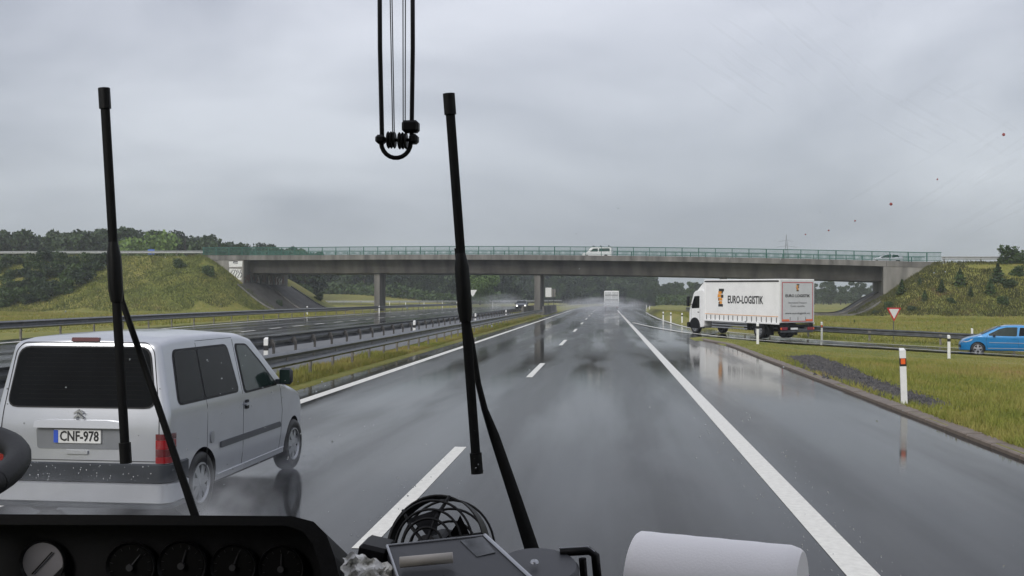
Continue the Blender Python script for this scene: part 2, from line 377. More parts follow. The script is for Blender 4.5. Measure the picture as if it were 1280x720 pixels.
def ground(X, Y, corr=True):
    X = np.asarray(X, float); Y = np.asarray(Y, float)
    xr = X-np.where(Y > 180, (Y-180)**2/2600.0, 0)
    left = np.interp(-xr, [7.3, 9.2, 11.5, 13, 28, 40, 120, 400], [0.02, 0.05, 0.25, 0.38, 0.38, 0.2, 0.6, 3.0])
    right = 0.07-0.045*np.clip(xr-5.5, 0, 18)-0.12*sstep(36, 47, Y)*sstep(6.5, 9.5, xr)
    right = right+sstep(57, 100, Y)*(0.55+0.02*np.clip(xr-5.5, 0, 18))
    right = np.where(xr > 60, right+0.01*(xr-60), right)
    B = np.where(xr < 0, left, right)
    B = B+0.05*vnoise(X, Y, 5, 1)*sstep(0, 3, np.minimum(np.abs(xr+7), np.abs(xr-5.8))*0.5)
    # soft wooded rise beyond the bridge on the left
    B = B+np.where((xr < -30), sstep(165, 260, Y)*3.0*sstep(30, 70, -xr), 0)
    E = emb(X, Y)
    E = E+0.22*vnoise(X, Y, 4.2, 3)+0.35*vnoise(X, Y, 13, 5)*(E < bz(bs(X, Y)[0])-0.6)
    Z = np.logaddexp(B*3.0, E*3.0)/3.0
    s, t = bs(X, Y)
    ontop = (np.abs(t-DW/2) < DW/2+1.2) & ((s < SL-4) | (s > SR+4))
    Z = np.where(ontop, np.minimum(Z, bz(s)-0.12), Z)
    Z = np.where((np.abs(t-DW/2) < DW/2+0.6) & (((s < SL+.3) & (s > SL-8)) | ((s > SR-.3) & (s < SR+8))), np.minimum(Z, bz(s)-1.2), Z)
    if corr:
        inm = (xr > -7.26) & (X < interp_xy(MR, Y)+0.06) & (Y < 425)
        Z = np.where(inm, -0.06, Z)
        ino = (xr < -13.0) & (X > interp_xy(OPPF, Y)-1.6) & (Y < 425)
        Z = np.where(ino, 0.4-0.06, Z)
        dr = dist_poly(X, Y, RAMP_C)
        wgt = 1-sstep(4.3, 6.2, dr)
        Z = np.where((X > 5.2) | (dr < 4.3), Z*(1-wgt)+(rampz(X, Y)-0.06)*wgt, Z)
        db = dist_poly(X, Y, BGR); wb = 1-sstep(3.5, 9, db); Z = Z*(1-wb)+0.9*wb
    return Z
def gz(x, y): return float(ground(np.array([x]), np.array([y]))[0])

def axis(lo, hi, fine, outer):
    a = list(np.arange(lo, hi+1e-6, fine)); st = fine; x = lo; left = []
    while x > -outer: st *= 1.35; x -= st; left.append(x)
    st = fine; x = hi; right = []
    while x < outer: st *= 1.35; x += st; right.append(x)
    return np.array(left[::-1]+a+right)
def grid_mesh(name, xs, ys, zf, mat, skip=None):
    X, Y = np.meshgrid(xs, ys); Z = zf(X, Y)
    V = np.stack([X, Y, Z], -1).reshape(-1, 3); nx, ny = len(xs), len(ys)
    i = np.arange(ny-1)[:, None]*nx+np.arange(nx-1)[None, :]
    Fq = np.stack([i, i+1, i+nx+1, i+nx], -1).reshape(-1, 4)
    return raw_mesh(name, V, Fq, mat, True)
def raw_mesh(name, V, Fq, mat, smooth=False):
    me = bpy.data.meshes.new(name); k = Fq.shape[1]
    me.vertices.add(len(V)); me.vertices.foreach_set('co', V.astype(np.float32).ravel())
    me.loops.add(Fq.size); me.loops.foreach_set('vertex_index', Fq.astype(np.int32).ravel())
    me.polygons.add(len(Fq)); me.polygons.foreach_set('loop_start', np.arange(0, Fq.size, k, dtype=np.int32))
    me.materials.append(mat)
    if smooth: me.polygons.foreach_set('use_smooth', [True]*len(Fq))
    me.update(calc_edges=True); me.validate()
    return me
xs = np.unique(np.concatenate([axis(-75, 62, 1.0, 1500), [-7.25, -7.27, -13.0, 5.55, 5.57, 5.76]]))
xs = np.array([x for i, x in enumerate(xs) if i == 0 or x-xs[i-1] > 0.009])
ys = axis(-6, 190, 1.0, 1500)
gnd = ob('ground', grid_mesh('ground', xs, ys, ground, GRASS)); tag(gnd, kind='structure', label='grassy ground with verges, median and bridge embankments')

# ------------------------------------------------------------------ roads
def strip(name, Lp, Rp, mat, nx=2, label=None):
    V = []; Fs = []
    for a, b in zip(Lp, Rp):
        a, b = Vector(a), Vector(b)
        for k in range(nx+1): V.append(a+(b-a)*k/nx)
    for i in range(len(Lp)-1):
        for k in range(nx): Fs.append((i*(nx+1)+k, i*(nx+1)+k+1, (i+1)*(nx+1)+k+1, (i+1)*(nx+1)+k))
    o = MB().add(V, Fs, mat).build(name, smooth=True); tag(o, kind='structure', label=label)
    if sum(p.normal.z for p in o.data.polygons) < 0: o.data.flip_normals()
    return o
yy = list(np.arange(-10, 60, 2.0))+list(np.arange(60, 425, 5.0))
strip('motorway_carriageway', [(-7.2+cx(y), y, 0) for y in yy], [(float(interp_xy(MR, y))+.12, y, 0) for y in yy], ASPH, 3, 'wet dark motorway carriageway with two lanes and hard shoulder')
strip('opposite_carriageway', [(float(interp_xy(OPPF, y))-1.5, y, 0.4) for y in yy], [(-13.1+cx(y), y, 0.4) for y in yy], ASPH2, 3, 'wet opposite carriageway beyond the median guardrails')
def dens(pts, n=6):
    out = []
    for i in range(len(pts)-1):
        p0 = Vector(pts[max(i-1, 0)]); p1 = Vector(pts[i]); p2 = Vector(pts[i+1]); p3 = Vector(pts[min(i+2, len(pts)-1)])
        for k in range(n):
            t = k/n
            out.append(0.5*((2*p1)+(-p0+p2)*t+(2*p0-5*p1+4*p2-p3)*t*t+(-p0+3*p1-3*p2+p3)*t**3))
    out.append(Vector(pts[-1])); return out
rn, rf = dens(RN), dens(RF)
strip('ramp_road', [(p.x, p.y, float(rampz(p.x, p.y))+0.005) for p in rn], [(p.x, p.y, float(rampz(p.x, p.y))+0.005) for p in rf], ASPH2, 4, 'wet slip road joining the motorway')
bl = dens([(x, y, 0) for x, y in BGR])
def offs(pts, d):
    out = []
    for i, p in enumerate(pts):
        t = pts[min(i+1, len(pts)-1)]-pts[max(i-1, 0)]; t = Vector((t.x, t.y, 0)).normalized(); out.append(Vector((p.x+t.y*d, p.y-t.x*d, p.z)))
    return out
strip('far_ramp_road', [(p.x, p.y, 0.95) for p in offs(bl, -3)], [(p.x, p.y, 0.95) for p in offs(bl, 3)], ASPH2, 2, 'curving slip road beyond the bridge')

strip('median_pavement', [(-12.9, y, gz(-12.9, y)+.03) for y in np.arange(4, 126, 2.0)], [(-8.75, y, gz(-8.75, y)+.03) for y in np.arange(4, 126, 2.0)], pm('wet_median_paving', (.045, .044, .043), .4, var=.3, scale=1.5), 6, 'grey wet paved strip between the two median guardrails')
# painted markings (a sheet 4 mm above the road)
def line(path, wd, z=0.004, mb=None):
    pts = [Vector((p[0], p[1], (p[2] if len(p) > 2 else 0)+z)) for p in path]
    a, b = offs(pts, -wd/2), offs(pts, wd/2)
    V = []; Fs = []
    for p, q in zip(a, b): V += [p, q]
    for i in range(len(pts)-1): Fs.append((2*i, 2*i+1, 2*i+3, 2*i+2))
    mb.add(V, Fs, PAINT)
m = MB(); line([(1.98+cx(y), y) for y in yy if y < 88], 0.26, mb=m)
line([(1.98+cx(y), y) for y in np.arange(86, 420, 3.0)], 0.25, mb=m)
m.build('right_edge_line', fix=False); tag(bpy.data.objects['right_edge_line'], kind='structure', label='solid white line between lane and hard shoulder')
m = MB(); line([(-6.34+cx(y), y) for y in yy], 0.26, mb=m); o = m.build('left_edge_line', fix=False); tag(o, kind='structure', label='solid white line along the median side')
# lane dashes: 3.7 m dash each about 11.6 m
dl = empty('lane_dashes'); tag(dl, kind='structure', label='broken white line between the two lanes')
Y0 = gp(455, 680).y; Y1 = gp(568, 561).y
for k in range(-1, 30):
    ys_ = 8.45+k*18.75
    if ys_ > 320: break
    mm = MB(); line([(-2.10+cx(y), y) for y in np.linspace(ys_, ys_+5.9, 4)], 0.17, mb=mm); mm.build('lane_dash', dl, fix=False)
m = MB()
od = [(-17.0, 0), (-17.9, 30), (-19.1, 52), (-19.6, 62), (-20.0, 80), (-20.5, 112), (-20.5, 180)]
for y in np.arange(4, 260, 5.2):
    f = lambda q: float(interp_xy(od, q))+cx(q)
    line([(f(y), y, .4), (f(y+2.4), y+2.4, .4)], 0.2, mb=m)
line([(float(interp_xy(OPPF, y)), y, .4) for y in yy], 0.28, mb=m)
line([(-13.9+cx(y), y, .4) for y in yy], 0.25, mb=m)
o = m.build('opposite_road_lines', fix=False); tag(o, kind='structure', label='white lines of the opposite carriageway')
m = MB()
def rz3(p): return (p[0], p[1], float(rampz(p[0], p[1]))+0.005)
nl = dens([(48, 46.2), (32, 47.8), (20.2, 50.9), (14, 52.9), (12.4, 53.1), (9.07, 54.1), (6.7, 57.2), (5.1, 62.2), (3.5, 74), (2.3, 88)])
line([rz3(p) for p in nl], 0.24, 0.03, m)
fl = dens([(48, 53.6), (32, 54.7), (20, 57.1), (14, 58.7), (11.8, 60.2), (9.2, 65.2), (6.9, 70.8), (5.9, 76), (5.5, 92), (5.4, 111), (6.0, 150), (8.6, 224), (12+cx(290), 290)])
line([rz3(p) for p in fl], 0.24, 0.03, m)
m.build('ramp_lines', fix=False); tag(bpy.data.objects['ramp_lines'], kind='structure', label='thin white edge lines of the slip road')

# kerb along the verge on the right
kb = empty('verge_kerb'); tag(kb, kind='structure', label='brown grey concrete kerb along the right hand verge')
kp = dens([(5.5, 1), (5.5, 12), (5.5, 24), (5.5, 36), (5.5, 46), (5.05, 50), (4.85, 52.4), (5.0, 53.3)], 30)
dist = [0]
for a, b in zip(kp[:-1], kp[1:]): dist.append(dist[-1]+(b-a).length)
def kat(d): return Vector((float(np.interp(d, dist, [p.x for p in kp])), float(np.interp(d, dist, [p.y for p in kp])), 0))
kme = None; d = 2.0
kpr = [(0, -0.08), (0, 0.05), (0.02, 0.068), (0.27, 0.075), (0.27, -0.08)]
while d < dist[-1]-1.0:
    a, b = kat(d), kat(d+0.985)
    dz = random.uniform(-.006, .006)
    if kme is None:
        mm = MB(); mm.sweep(kpr, [(0, 0, 0), (0, 0.985, 0)], KERB, close=True); o = mm.build('kerb_stone', kb); kme = o.data
    else: o = ob('kerb_stone', kme, kb)
    o.location = (a.x, a.y, dz); o.rotation_euler = (0, 0, math.atan2(-(b-a).x, (b-a).y))
    d += 1.0

# gravel streak in the verge
gpoly = [gp(x, y, 0.02) for x, y in [(985, 447), (1020, 443), (1060, 459), (1100, 477), (1150, 495), (1188, 508), (1160, 511), (1110, 497), (1060, 481), (1010, 463)]]
def inpoly(x, y, P):
    c = False; n = len(P)
    for i in range(n):
        a, b = P[i], P[i-1]
        if (a.y > y) != (b.y > y) and x < (b.x-a.x)*(y-a.y)/(b.y-a.y)+a.x: c = not c
    return c
xmin, xmax = min(p.x for p in gpoly), max(p.x for p in gpoly); ymin, ymax = min(p.y for p in gpoly), max(p.y for p in gpoly)
mm = MB(); cnt = 0
while cnt < 5200:
    x, y = random.uniform(xmin-.3, xmax+.3), random.uniform(ymin-.5, ymax+.5)
    if not inpoly(x+random.gauss(0, .12), y+random.gauss(0, .3), gpoly): continue
    s_ = random.uniform(.02, .095); z = gz(x, y) if cnt % 8 == 0 else z; a = random.uniform(0, 6)
    V = [Vector((math.cos(a+k*2.09)*s_, math.sin(a+k*2.09)*s_, random.uniform(-.3, .2)*s_)) for k in range(3)]+[Vector((random.uniform(-.3, .3)*s_, random.uniform(-.3, .3)*s_, s_*.75))]
    zz = gz(x, y)
    mm.add([v+Vector((x, y, zz+.005)) for v in V], [(0, 1, 3), (1, 2, 3), (2, 0, 3)], MATS.get('gravel') or pm('gravel', (0.055, 0.05, 0.048), 0.5, var=0.7, scale=8))
    cnt += 1
o = mm.build('gravel', fix=False); tag(o, kind='stuff', label='dark gravel streak in the grass verge')

# grass blades
def blades(name, n, sampler, hmin, hmax, wd, mat=BLADE, lab=''):
    P = sampler(n); Z = ground(P[:, 0], P[:, 1]); n = len(P)
    a = rng.uniform(0, 2*PI, n); h = rng.uniform(hmin, hmax, n)*(1+0.5*vnoise(P[:, 0], P[:, 1], 1.5, 2)); h = np.maximum(h, 0.02); h = np.where((P[:, 1] > 38) & (P[:, 1] < 62), h*.35, h)
    lean = rng.uniform(0, .8, n)*h; b = rng.uniform(0, 2*PI, n); W = wd if np.isscalar(wd) else wd
    V = np.zeros((n, 3, 3)); V[:, 0, 0] = P[:, 0]-np.cos(a)*W; V[:, 0, 1] = P[:, 1]-np.sin(a)*W; V[:, 1, 0] = P[:, 0]+np.cos(a)*W; V[:, 1, 1] = P[:, 1]+np.sin(a)*W
    V[:, 0, 2] = V[:, 1, 2] = Z-0.01; V[:, 2, 0] = P[:, 0]+np.cos(b)*lean; V[:, 2, 1] = P[:, 1]+np.sin(b)*lean; V[:, 2, 2] = Z+h
    me = raw_mesh(name, V.reshape(-1, 3), np.arange(n*3).reshape(-1, 3), mat); o = ob(name, me); tag(o, kind='stuff', label=lab); return o
def verge(n):
    y = 9+np.power(rng.uniform(0, 1, n), 1.6)*43; x = 5.73+np.power(rng.uniform(0, 1, n), 1.0)*(0.55*y+2)
    edge = np.interp(x, [p[0] for p in RN[::-1]], [p[1] for p in RN[::-1]])
    k = (y < edge-.3) & ~((y > 44) & (x < 5.9)); P = np.stack([x[k], y[k]], -1)
    kk = np.array([not inpoly(a, b, gpoly) for a, b in P]); return P[kk]
blades('grass', 230000, verge, .05, .15, 0.012, lab='short wet verge grass on the right beside the kerb')
def median(n):
    y = 8+np.power(rng.uniform(0, 1, n), 1.3)*110; x = rng.uniform(-8.85, -7.55, n); return np.stack([x, y], -1)
blades('grass', 60000, median, .06, .2, 0.014, lab='strip of grass under the median guardrail')
def slope_mask(x, y):
    return emb(x, y) > ground(x, y, False)-.25
def far_r(n, want):
    y = rng.uniform(60, 124, n); x = rng.uniform(7, 75, n); s, t = bs(x, y)
    k = (dist_poly(x, y, RAMP_C) > 5.2) & (x > interp_xy(MR, y)+.5) & (t < -.5) & (slope_mask(x, y) == want); return np.stack([x[k], y[k]], -1)
blades('grass', 420000, lambda n: far_r(n, True), .08, .34, 0.045, BLADE2, lab='dark weedy growth on the embankment slope right of the bridge')
blades('grass', 130000, lambda n: far_r(n, False), .05, .22, 0.04, BLADE, lab='pale grass flat at the foot of the right embankment')
def far_l(n, want):
    y = rng.uniform(50, 145, n); x = rng.uniform(-95, -30, n); s, t = bs(x, y)
    k = (x < interp_xy(OPPF, y)-2.2) & (t < -.5) & (slope_mask(x, y) == want); return np.stack([x[k], y[k]], -1)
blades('grass', 330000, lambda n: far_l(n, True), .08, .34, 0.045, BLADE3, lab='mixed grass on the embankment slope left of the bridge')
blades('grass', 90000, lambda n: far_l(n, False), .05, .22, 0.04, BLADE, lab='grass flat between the far guardrail and the left embankment')

# ------------------------------------------------------------------ guardrails
WPROF = [(a, b*1.22) for a, b in [(0.0, 0.155), (0.05, 0.13), (0.085, 0.10), (0.05, 0.06), (0.0, 0.03), (0.0, -0.03), (0.05, -0.06), (0.085, -0.10), (0.05, -0.13), (0.0, -0.155)]]
def guardrail(path, side, sp, label, group=None, h=0.75, mat=None):
    """path [(x,y,z)] ground line; side +1: face towards +lateral"""
    P = [Vector(p) for p in path]; root = empty('guardrail', P[0]); tag(root, label, 'guardrail', group)
    loc = [p-P[0] for p in P]; D = [0]
    for a, b in zip(loc[:-1], loc[1:]): D.append(D[-1]+(b-a).length)
    def pa(d): return Vector([float(np.interp(d, D, [p[i] for p in loc])) for i in range(3)])
    n = max(1, int(D[-1]//4.6)); 
    for i in range(n):
        a, b = D[-1]*i/n, D[-1]*(i+1)/n+0.04
        pts = [pa(a+(b-a)*k/2)+Vector((0, 0, h-.155+(.002 if i % 2 else 0))) for k in range(3)]
        MB().sweep([(side*(u+.10+(.003 if i % 2 else 0)), v) for u, v in WPROF], pts, mat or GALV).build('beam', root, smooth=40)
    pme = None; d = 0.3
    while d < D[-1]:
        p = pa(d); q = pa(min(d+.5, D[-1])); t = (q-p); an = math.atan2(-t.x, t.y) if t.length > 1e-4 else an
        if pme is None:
            mm = MB(); mm.box((0, 0, (h-.12)/2-.1), (.06, .12, h-.02), GALVR); mm.box((side*.06, 0, h-.155), (.10, .16, .20), GALVR)
            o = mm.build('post', root); pme = o.data
        else: o = ob('post', pme, root)
        o.location = p; o.rotation_euler = (0, 0, an); d += sp
    return root
guardrail([(-8.15, y, 0.02) for y in np.arange(6, 127, 6)], 1, 2.3, 'near steel guardrail of the median beside our carriageway', 'median guardrails')
guardrail([(-10.75, y, 0.12) for y in np.arange(6, 127, 6)], -1, 2.3, 'second median guardrail facing the opposite carriageway, posts towards us', 'median guardrails')
guardrail([(float(interp_xy(OPPF, y))-1.9, y, 0.4) for y in list(np.arange(14, 200, 6))], 1, 4.0, 'long guardrail between opposite carriageway and embankment foot')
gr_r = [(40, 59.8), (30, 60.2), (23, 61.2), (18, 62.6), (13.6, 64.5), (11, 69), (9.3, 76), (8.6, 86), (8.6, 98), (8.9, 112)]
guardrail([(p.x, p.y, gz(p.x, p.y)) for p in dens([(a, b, 0) for a, b in gr_r], 3)], -1, 4.0, 'curved guardrail behind the slip road where the blue hatchback drives')
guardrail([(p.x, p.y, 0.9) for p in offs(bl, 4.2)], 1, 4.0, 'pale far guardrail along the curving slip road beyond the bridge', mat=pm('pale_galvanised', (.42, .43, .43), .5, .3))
# concrete barrier round the median pier
cb = empty('concrete_barrier', (-8.0, 126.5, 0)); tag(cb, 'grey concrete barrier wall round the median bridge pier', 'concrete barrier')
bprof = [(-.3, 0), (-.3, .08), (-.16, .3), (-.1, 1.15), (.1, 1.15), (.16, .3), (.3, .08), (.3, 0)]
for i in range(8):
    mm = MB(); mm.sweep(bprof, [(0, 0, 0), (0, 3.9, 0)], CONCL if i % 3 == 1 else CONC, close=True)
    o = mm.build('barrier_segment', cb); o.location = (0, i*4.0, 0)
    o2 = ob('barrier_segment', o.data, cb); o2.location = (-2.6, i*4.0, 0)

# ------------------------------------------------------------------ bridge
br = empty('road_bridge', bw(0, 0, 0)); tag(br, 'long concrete road bridge with green railings crossing the motorway', 'bridge')
def bl_(s, t, z): return bw(s, t, z)-bw(0, 0, 0)
S0, S1 = SL-6.5, SR+6.5
ss = np.linspace(S0, S1, 41); si = np.linspace(SL-.4, SR+.4, 37)
def bsweep(prof, S, mat, name, smooth=False):   # prof (t, dz) closed
    V = []; Fs = []; n = len(prof)
    for s in S:
        for (t, dz) in prof: V.append(bl_(s, t, float(bz(s))+dz))
    for i in range(len(S)-1):
        for k in range(n): Fs.append((i*n+k, i*n+(k+1) % n, (i+1)*n+(k+1) % n, (i+1)*n+k))
    Fs += [tuple(range(n)), tuple((len(S)-1)*n+k for k in range(n))[::-1]]
    return MB().add(V, Fs, mat).build(name, br)
bsweep([(0.3, -.32), (DW-.3, -.32), (DW-.3, -.62), (.3, -.62)], ss, CONC, 'deck')
for t0, t1 in ((0, .38), (DW-.38, DW)):
    nseg = 16
    for i in range(nseg):   # edge beam elements with joints
        a, b = S0+(S1-S0)*i/nseg+.015, S0+(S1-S0)*(i+1)/nseg-.015
        bsweep([(t0, 0), (t1, 0), (t1, -.66), (t0, -.66)], [a, (a+b)/2, b], CONC, 'edge_beam')
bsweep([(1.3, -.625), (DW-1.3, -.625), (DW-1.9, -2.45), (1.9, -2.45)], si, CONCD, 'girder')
RDB = road_mat('deck_asphalt', .05, 0.5, 3)
o = bsweep([(.38, -.2), (DW-.38, -.2), (DW-.38, -.3), (.38, -.3)], np.linspace(SL-110, SR+110, 90), RDB, 'deck_road')
for px_s, tt in ((bs(-31.2, 138.7)[0], 0), (bs(-8.9, 133.8)[0], 0), (bs(14.6, 128)[0], 0)):
    zt_ = float(bz(px_s))-2.45
    mm = MB()
    for tq in (3.4,):
        R = Matrix.Rotation(math.atan2(BD.y, BD.x), 3, 'Z'); c = bl_(px_s, tq, 0)
        o = MB().box((0, 0, 0), (0.85, 2.2, zt_+.5), CONC, bev=.06).build('pier', br)
        o.location = (c.x, c.y, (zt_-.5)/2); o.rotation_euler = (0, 0, math.atan2(BD.y, BD.x))
        o3 = MB().box((0, 0, 0), (1.0, 1.4, .16), BLACKM).build('bearing', br); o3.location = (c.x, c.y, zt_+.02); o3.rotation_euler = o.rotation_euler
for sgn, S in ((-1, SL), (1, SR)):
    zt_ = float(bz(S)); V = []
    def quad(name, p, th, mat, z0, z1, parent=br):
        (s0, t0), (s1, t1) = p; a = bl_(s0, t0, 0); b = bl_(s1, t1, 0); d = (b-a); n = Vector((-d.y, d.x, 0)).normalized()*th
        pts = [a, b, b+n, a+n]
        za0, za1 = z0 if isinstance(z0, tuple) else (z0, z0); zb0, zb1 = z1 if isinstance(z1, tuple) else (z1, z1)
        V = [Vector((pts[0].x, pts[0].y, za0)), Vector((pts[1].x, pts[1].y, za1)), Vector((pts[2].x, pts[2].y, za1)), Vector((pts[3].x, pts[3].y, za0)),
             Vector((pts[0].x, pts[0].y, zb0)), Vector((pts[1].x, pts[1].y, zb1)), Vector((pts[2].x, pts[2].y, zb1)), Vector((pts[3].x, pts[3].y, zb0))]
        return MB().add(V, [(0, 1, 2, 3), (4, 7, 6, 5), (0, 4, 5, 1), (1, 5, 6, 2), (2, 6, 7, 3), (3, 7, 4, 0)], mat).build(name, parent)
    quad('abutment', ((S, .45), (S, DW-.45)), -.8*sgn if sgn < 0 else -.8, CONC, 1.0, zt_-.64)
    for t0 in (.06, DW-.5):
        quad('wing_wall', ((S+.0*sgn, t0), (S+6.0*sgn, t0)), .42*sgn, CONCL, 1.0, zt_-.67)
# paved cone slopes under the bridge
for sgn, S in ((-1, SL), (1, SR)):
    ts = np.linspace(-2.2 if sgn < 0 else -5.0, DW+1, 14); ds = np.linspace(.05, 9.5, 16); V = []; Fs = []
    for i, dd in enumerate(ds):
        for t in ts:
            s_ = S-sgn*dd
            p = bw(s_, t, 0)
            if t < 0: p = bw(s_+sgn*t*.15, t-(dd*.25 if sgn > 0 else 0)*min(1, -t/2), 0)
            V.append(Vector((p.x, p.y, gz(p.x, p.y)+.10))-bw(0, 0, 0))
    n = len(ts)
    for i in range(len(ds)-1):
        for k in range(n-1): Fs.append((i*n+k, i*n+k+1, (i+1)*n+k+1, (i+1)*n+k))
    MB().add(V, Fs, PAVD).build('paved_slope', br, smooth=True)
    for k in (0, n//2, n-1): MB().tube([V[i*n+k]+Vector((0, 0, .06)) for i in range(len(ds))], .13, CONC, n=4).build('slope_edging', br)
# railings
for t in (.12, DW-.12):
    rl = MB()
    rs_ = np.linspace(S0, S1, 48)
    for dz, r in ((1.10, .05), (.62, .022), (.14, .03)):
        rl.tube([bl_(s, t, float(bz(s))+dz) for s in rs_], r, GREEN, n=6)
    rail = rl.build('railing', br)
    pmsh = None
    for s in np.arange(S0+.1, S1, 2.05):
        if pmsh is None:
            q = MB().box((0, 0, .57), (.09, .11, 1.14), GREEN).build('railing_post', rail); pmsh = q.data
        else: q = ob('railing_post', pmsh, rail)
        q.location = bl_(s, t, float(bz(s)))
    bb = MB()
    for s in np.arange(S0+.2, S1, .13):
        c = bl_(s, t, float(bz(s))+.6); bb.box(c, (.035, .02, .94), GREEN)
    q = bb.build('railing_bars', rail, fix=False); q['kind'] = 'stuff'
# graffiti on the left wing wall and abutment
gm = MB()
def curve2(pts, wd, mb, mat, fn):
    for (a, b) in zip(pts[:-1], pts[1:]):
        d = (Vector(b)-Vector(a)); 
        if d.length < 1e-5: continue
        n = Vector((-d.y, d.x)).normalized()*wd/2; e = d.normalized()*wd*.3
        P = [Vector(a)+n-e, Vector(a)-n-e, Vector(b)-n+e, Vector(b)+n+e]
        mb.add([fn(p.x, p.y) for p in P], [(0, 1, 2, 3)], mat)
zt_ = float(bz(SL))
fn = lambda u, v: bl_(SL-u, .045, zt_-.7-v)
WG = pm('white_spray_paint', (.75, .75, .73), .7, var=.1); DG = pm('dark_spray_paint', (.06, .06, .07), .7, var=.2); RG = pm('red_spray_paint', (.16, .075, .065), .7, var=.2)
k = 0
gm.add([fn(.15, .1), fn(2.3, .15), fn(2.25, .95), fn(.2, .9)], [(0, 1, 2, 3)], WG)
fn2 = lambda u, v: bl_(SL-u, .04, zt_-.7-v)
gm.add([fn2(.3, 1.25), fn2(2.2, 1.15), fn2(2.4, 2.6), fn2(.3, 2.75)], [(0, 1, 2, 3)], WG)
fn3 = lambda u, v: bl_(SL-u, .03, zt_-.7-v)
random.seed(21)
for i in range(5):
    x0 = .35+i*.38; pts = [(x0+.15*math.sin(a*1.3+i), 1.35+a*.19) for a in range(7)]; curve2(pts, .10, gm, DG, fn3)
curve2([(.9, .2), (1.5, .15), (1.55, .35), (.9, .4)], .12, gm, DG, fn3)
gm.build('graffiti', br, fix=False); gm = MB()
fn4 = lambda u, v: bl_(SL+.03, u, zt_-2.6-v)
for i in range(26):
    x0 = .6+i*.46; c = random.choice([DG, RG, WG, RG, DG]) if i > 1 else RG
    pts = [(x0+random.uniform(-.25, .35), .05+random.uniform(0, 1.5)) for a in range(6)]; curve2(pts, .12, gm, c, fn4)
gm.build('graffiti', br, fix=False)
# crash rails continuing on the embankment tops
for S_, e_, lab in ((S0, SL-105, 'pale guardrail on top of the left embankment'), (S1, SR+95, 'guardrail on top of the right embankment beyond the bridge')):
    pts = [bw(s, .3, float(bz(s))-.12) for s in np.linspace(S_, e_, 22)]
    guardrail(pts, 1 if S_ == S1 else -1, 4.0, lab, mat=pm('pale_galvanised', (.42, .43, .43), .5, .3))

# ------------------------------------------------------------------ trees and shrubs
def lobes_crown(nl, n, rx, rz, zc, leaf, seed, mat, holes=0.0, cone=False):
    r = np.random.default_rng(seed); C = []
    if not cone:
        for i in range(nl):
            a = r.uniform(0, 2*PI); u = r.uniform(0, 1)**.5; zz = r.uniform(-.75, .85)
            k = math.sqrt(max(0, 1-zz*zz)); C.append((math.cos(a)*rx*.75*u*k, math.sin(a)*rx*.75*u*k, zc+zz*rz, r.uniform(.28, .5)*rx))
        C.append((0, 0, zc, rx*.6))
        P = []
        for q in range(n):
            c = C[r.integers(len(C))]; d = r.normal(size=3); d /= np.linalg.norm(d); rad = c[3]*r.uniform(.55, 1.08)
            P.append((c[0]+d[0]*rad, c[1]+d[1]*rad, c[2]+d[2]*rad*.8))
    else:
        P = []
        H = rz*2
        for q in range(n):
            h = r.uniform(0, 1)**1.3; R = rx*(1-h)*(.75+.25*math.cos(h*40)); a = r.uniform(0, 2*PI); u = r.uniform(.4, 1)
            P.append((math.cos(a)*R*u, math.sin(a)*R*u, zc-rz+h*H-R*u*.25))
    P = np.array(P); n = len(P)
    A = r.normal(size=(n, 3)); A /= np.linalg.norm(A, axis=1)[:, None]; Bv = np.cross(A, r.normal(size=(n, 3))); Bv /= np.linalg.norm(Bv, axis=1)[:, None]
    s = (leaf*r.uniform(.5, 1.2, n))[:, None]
    V = np.stack([P-A*s-Bv*s*.55, P+A*s*.2-Bv*s*.7, P+A*s+Bv*s*.45, P-A*s*.3+Bv*s*.7], 1).reshape(-1, 3)
    return V
def tree_proto(name, h, rx, seed, mat, n=1500, leaf=.42, cone=False, trunk=True, zlow=.28):
    root = empty(name); rz = h*(1-zlow)/2; zc = h*zlow+rz
    V = lobes_crown(14, n, rx, rz*.92, zc, leaf, seed, mat, cone=cone)
    ob('crown', raw_mesh('crown', V, np.arange(len(V)).reshape(-1, 4), mat), root)
    if trunk:
        r = random.Random(seed); mm = MB(); r0 = h*.018+.03
        mm.tube([(0, 0, -.4), (r.uniform(-.1, .1), r.uniform(-.1, .1), h*.3), (r.uniform(-.3, .3), r.uniform(-.3, .3), h*.6), (0, 0, h*.88)], [r0*1.3, r0, r0*.6, r0*.15], BARK, n=7)
        if not cone:
            for i in range(5):
                a = r.uniform(0, 6.28); z = h*r.uniform(.3, .6)
                mm.tube([(0, 0, z), (math.cos(a)*rx*.3, math.sin(a)*rx*.3, z+h*.08), (math.cos(a)*rx*.65, math.sin(a)*rx*.65, z+h*.2)], [r0*.45, r0*.3, r0*.1], BARK, n=5)
        mm.build('trunk', root, smooth=True)
    return root
LD = leaf_mat('dark_foliage', (0.012, 0.028, 0.012), (0.06, 0.095, 0.032))
LM = leaf_mat('mid_foliage', (0.022, 0.045, 0.014), (0.07, 0.115, 0.030))
LL = leaf_mat('light_foliage', (0.07, 0.125, 0.022), (0.15, 0.23, 0.05))
LP = leaf_mat('pine_foliage', (0.010, 0.028, 0.012), (0.035, 0.070, 0.022))
protos = []
for i, (h, rx, mt) in enumerate([(14, 3.9, LD), (13, 4.3, LD), (15, 3.6, LM), (12, 4.4, LD), (13.5, 3.8, LM)]):
    p = tree_proto('forest_tree', h, rx, 100+i, mt, 4200, .34, zlow=.03); protos.append((p, snapshot(p), h))
used = set()
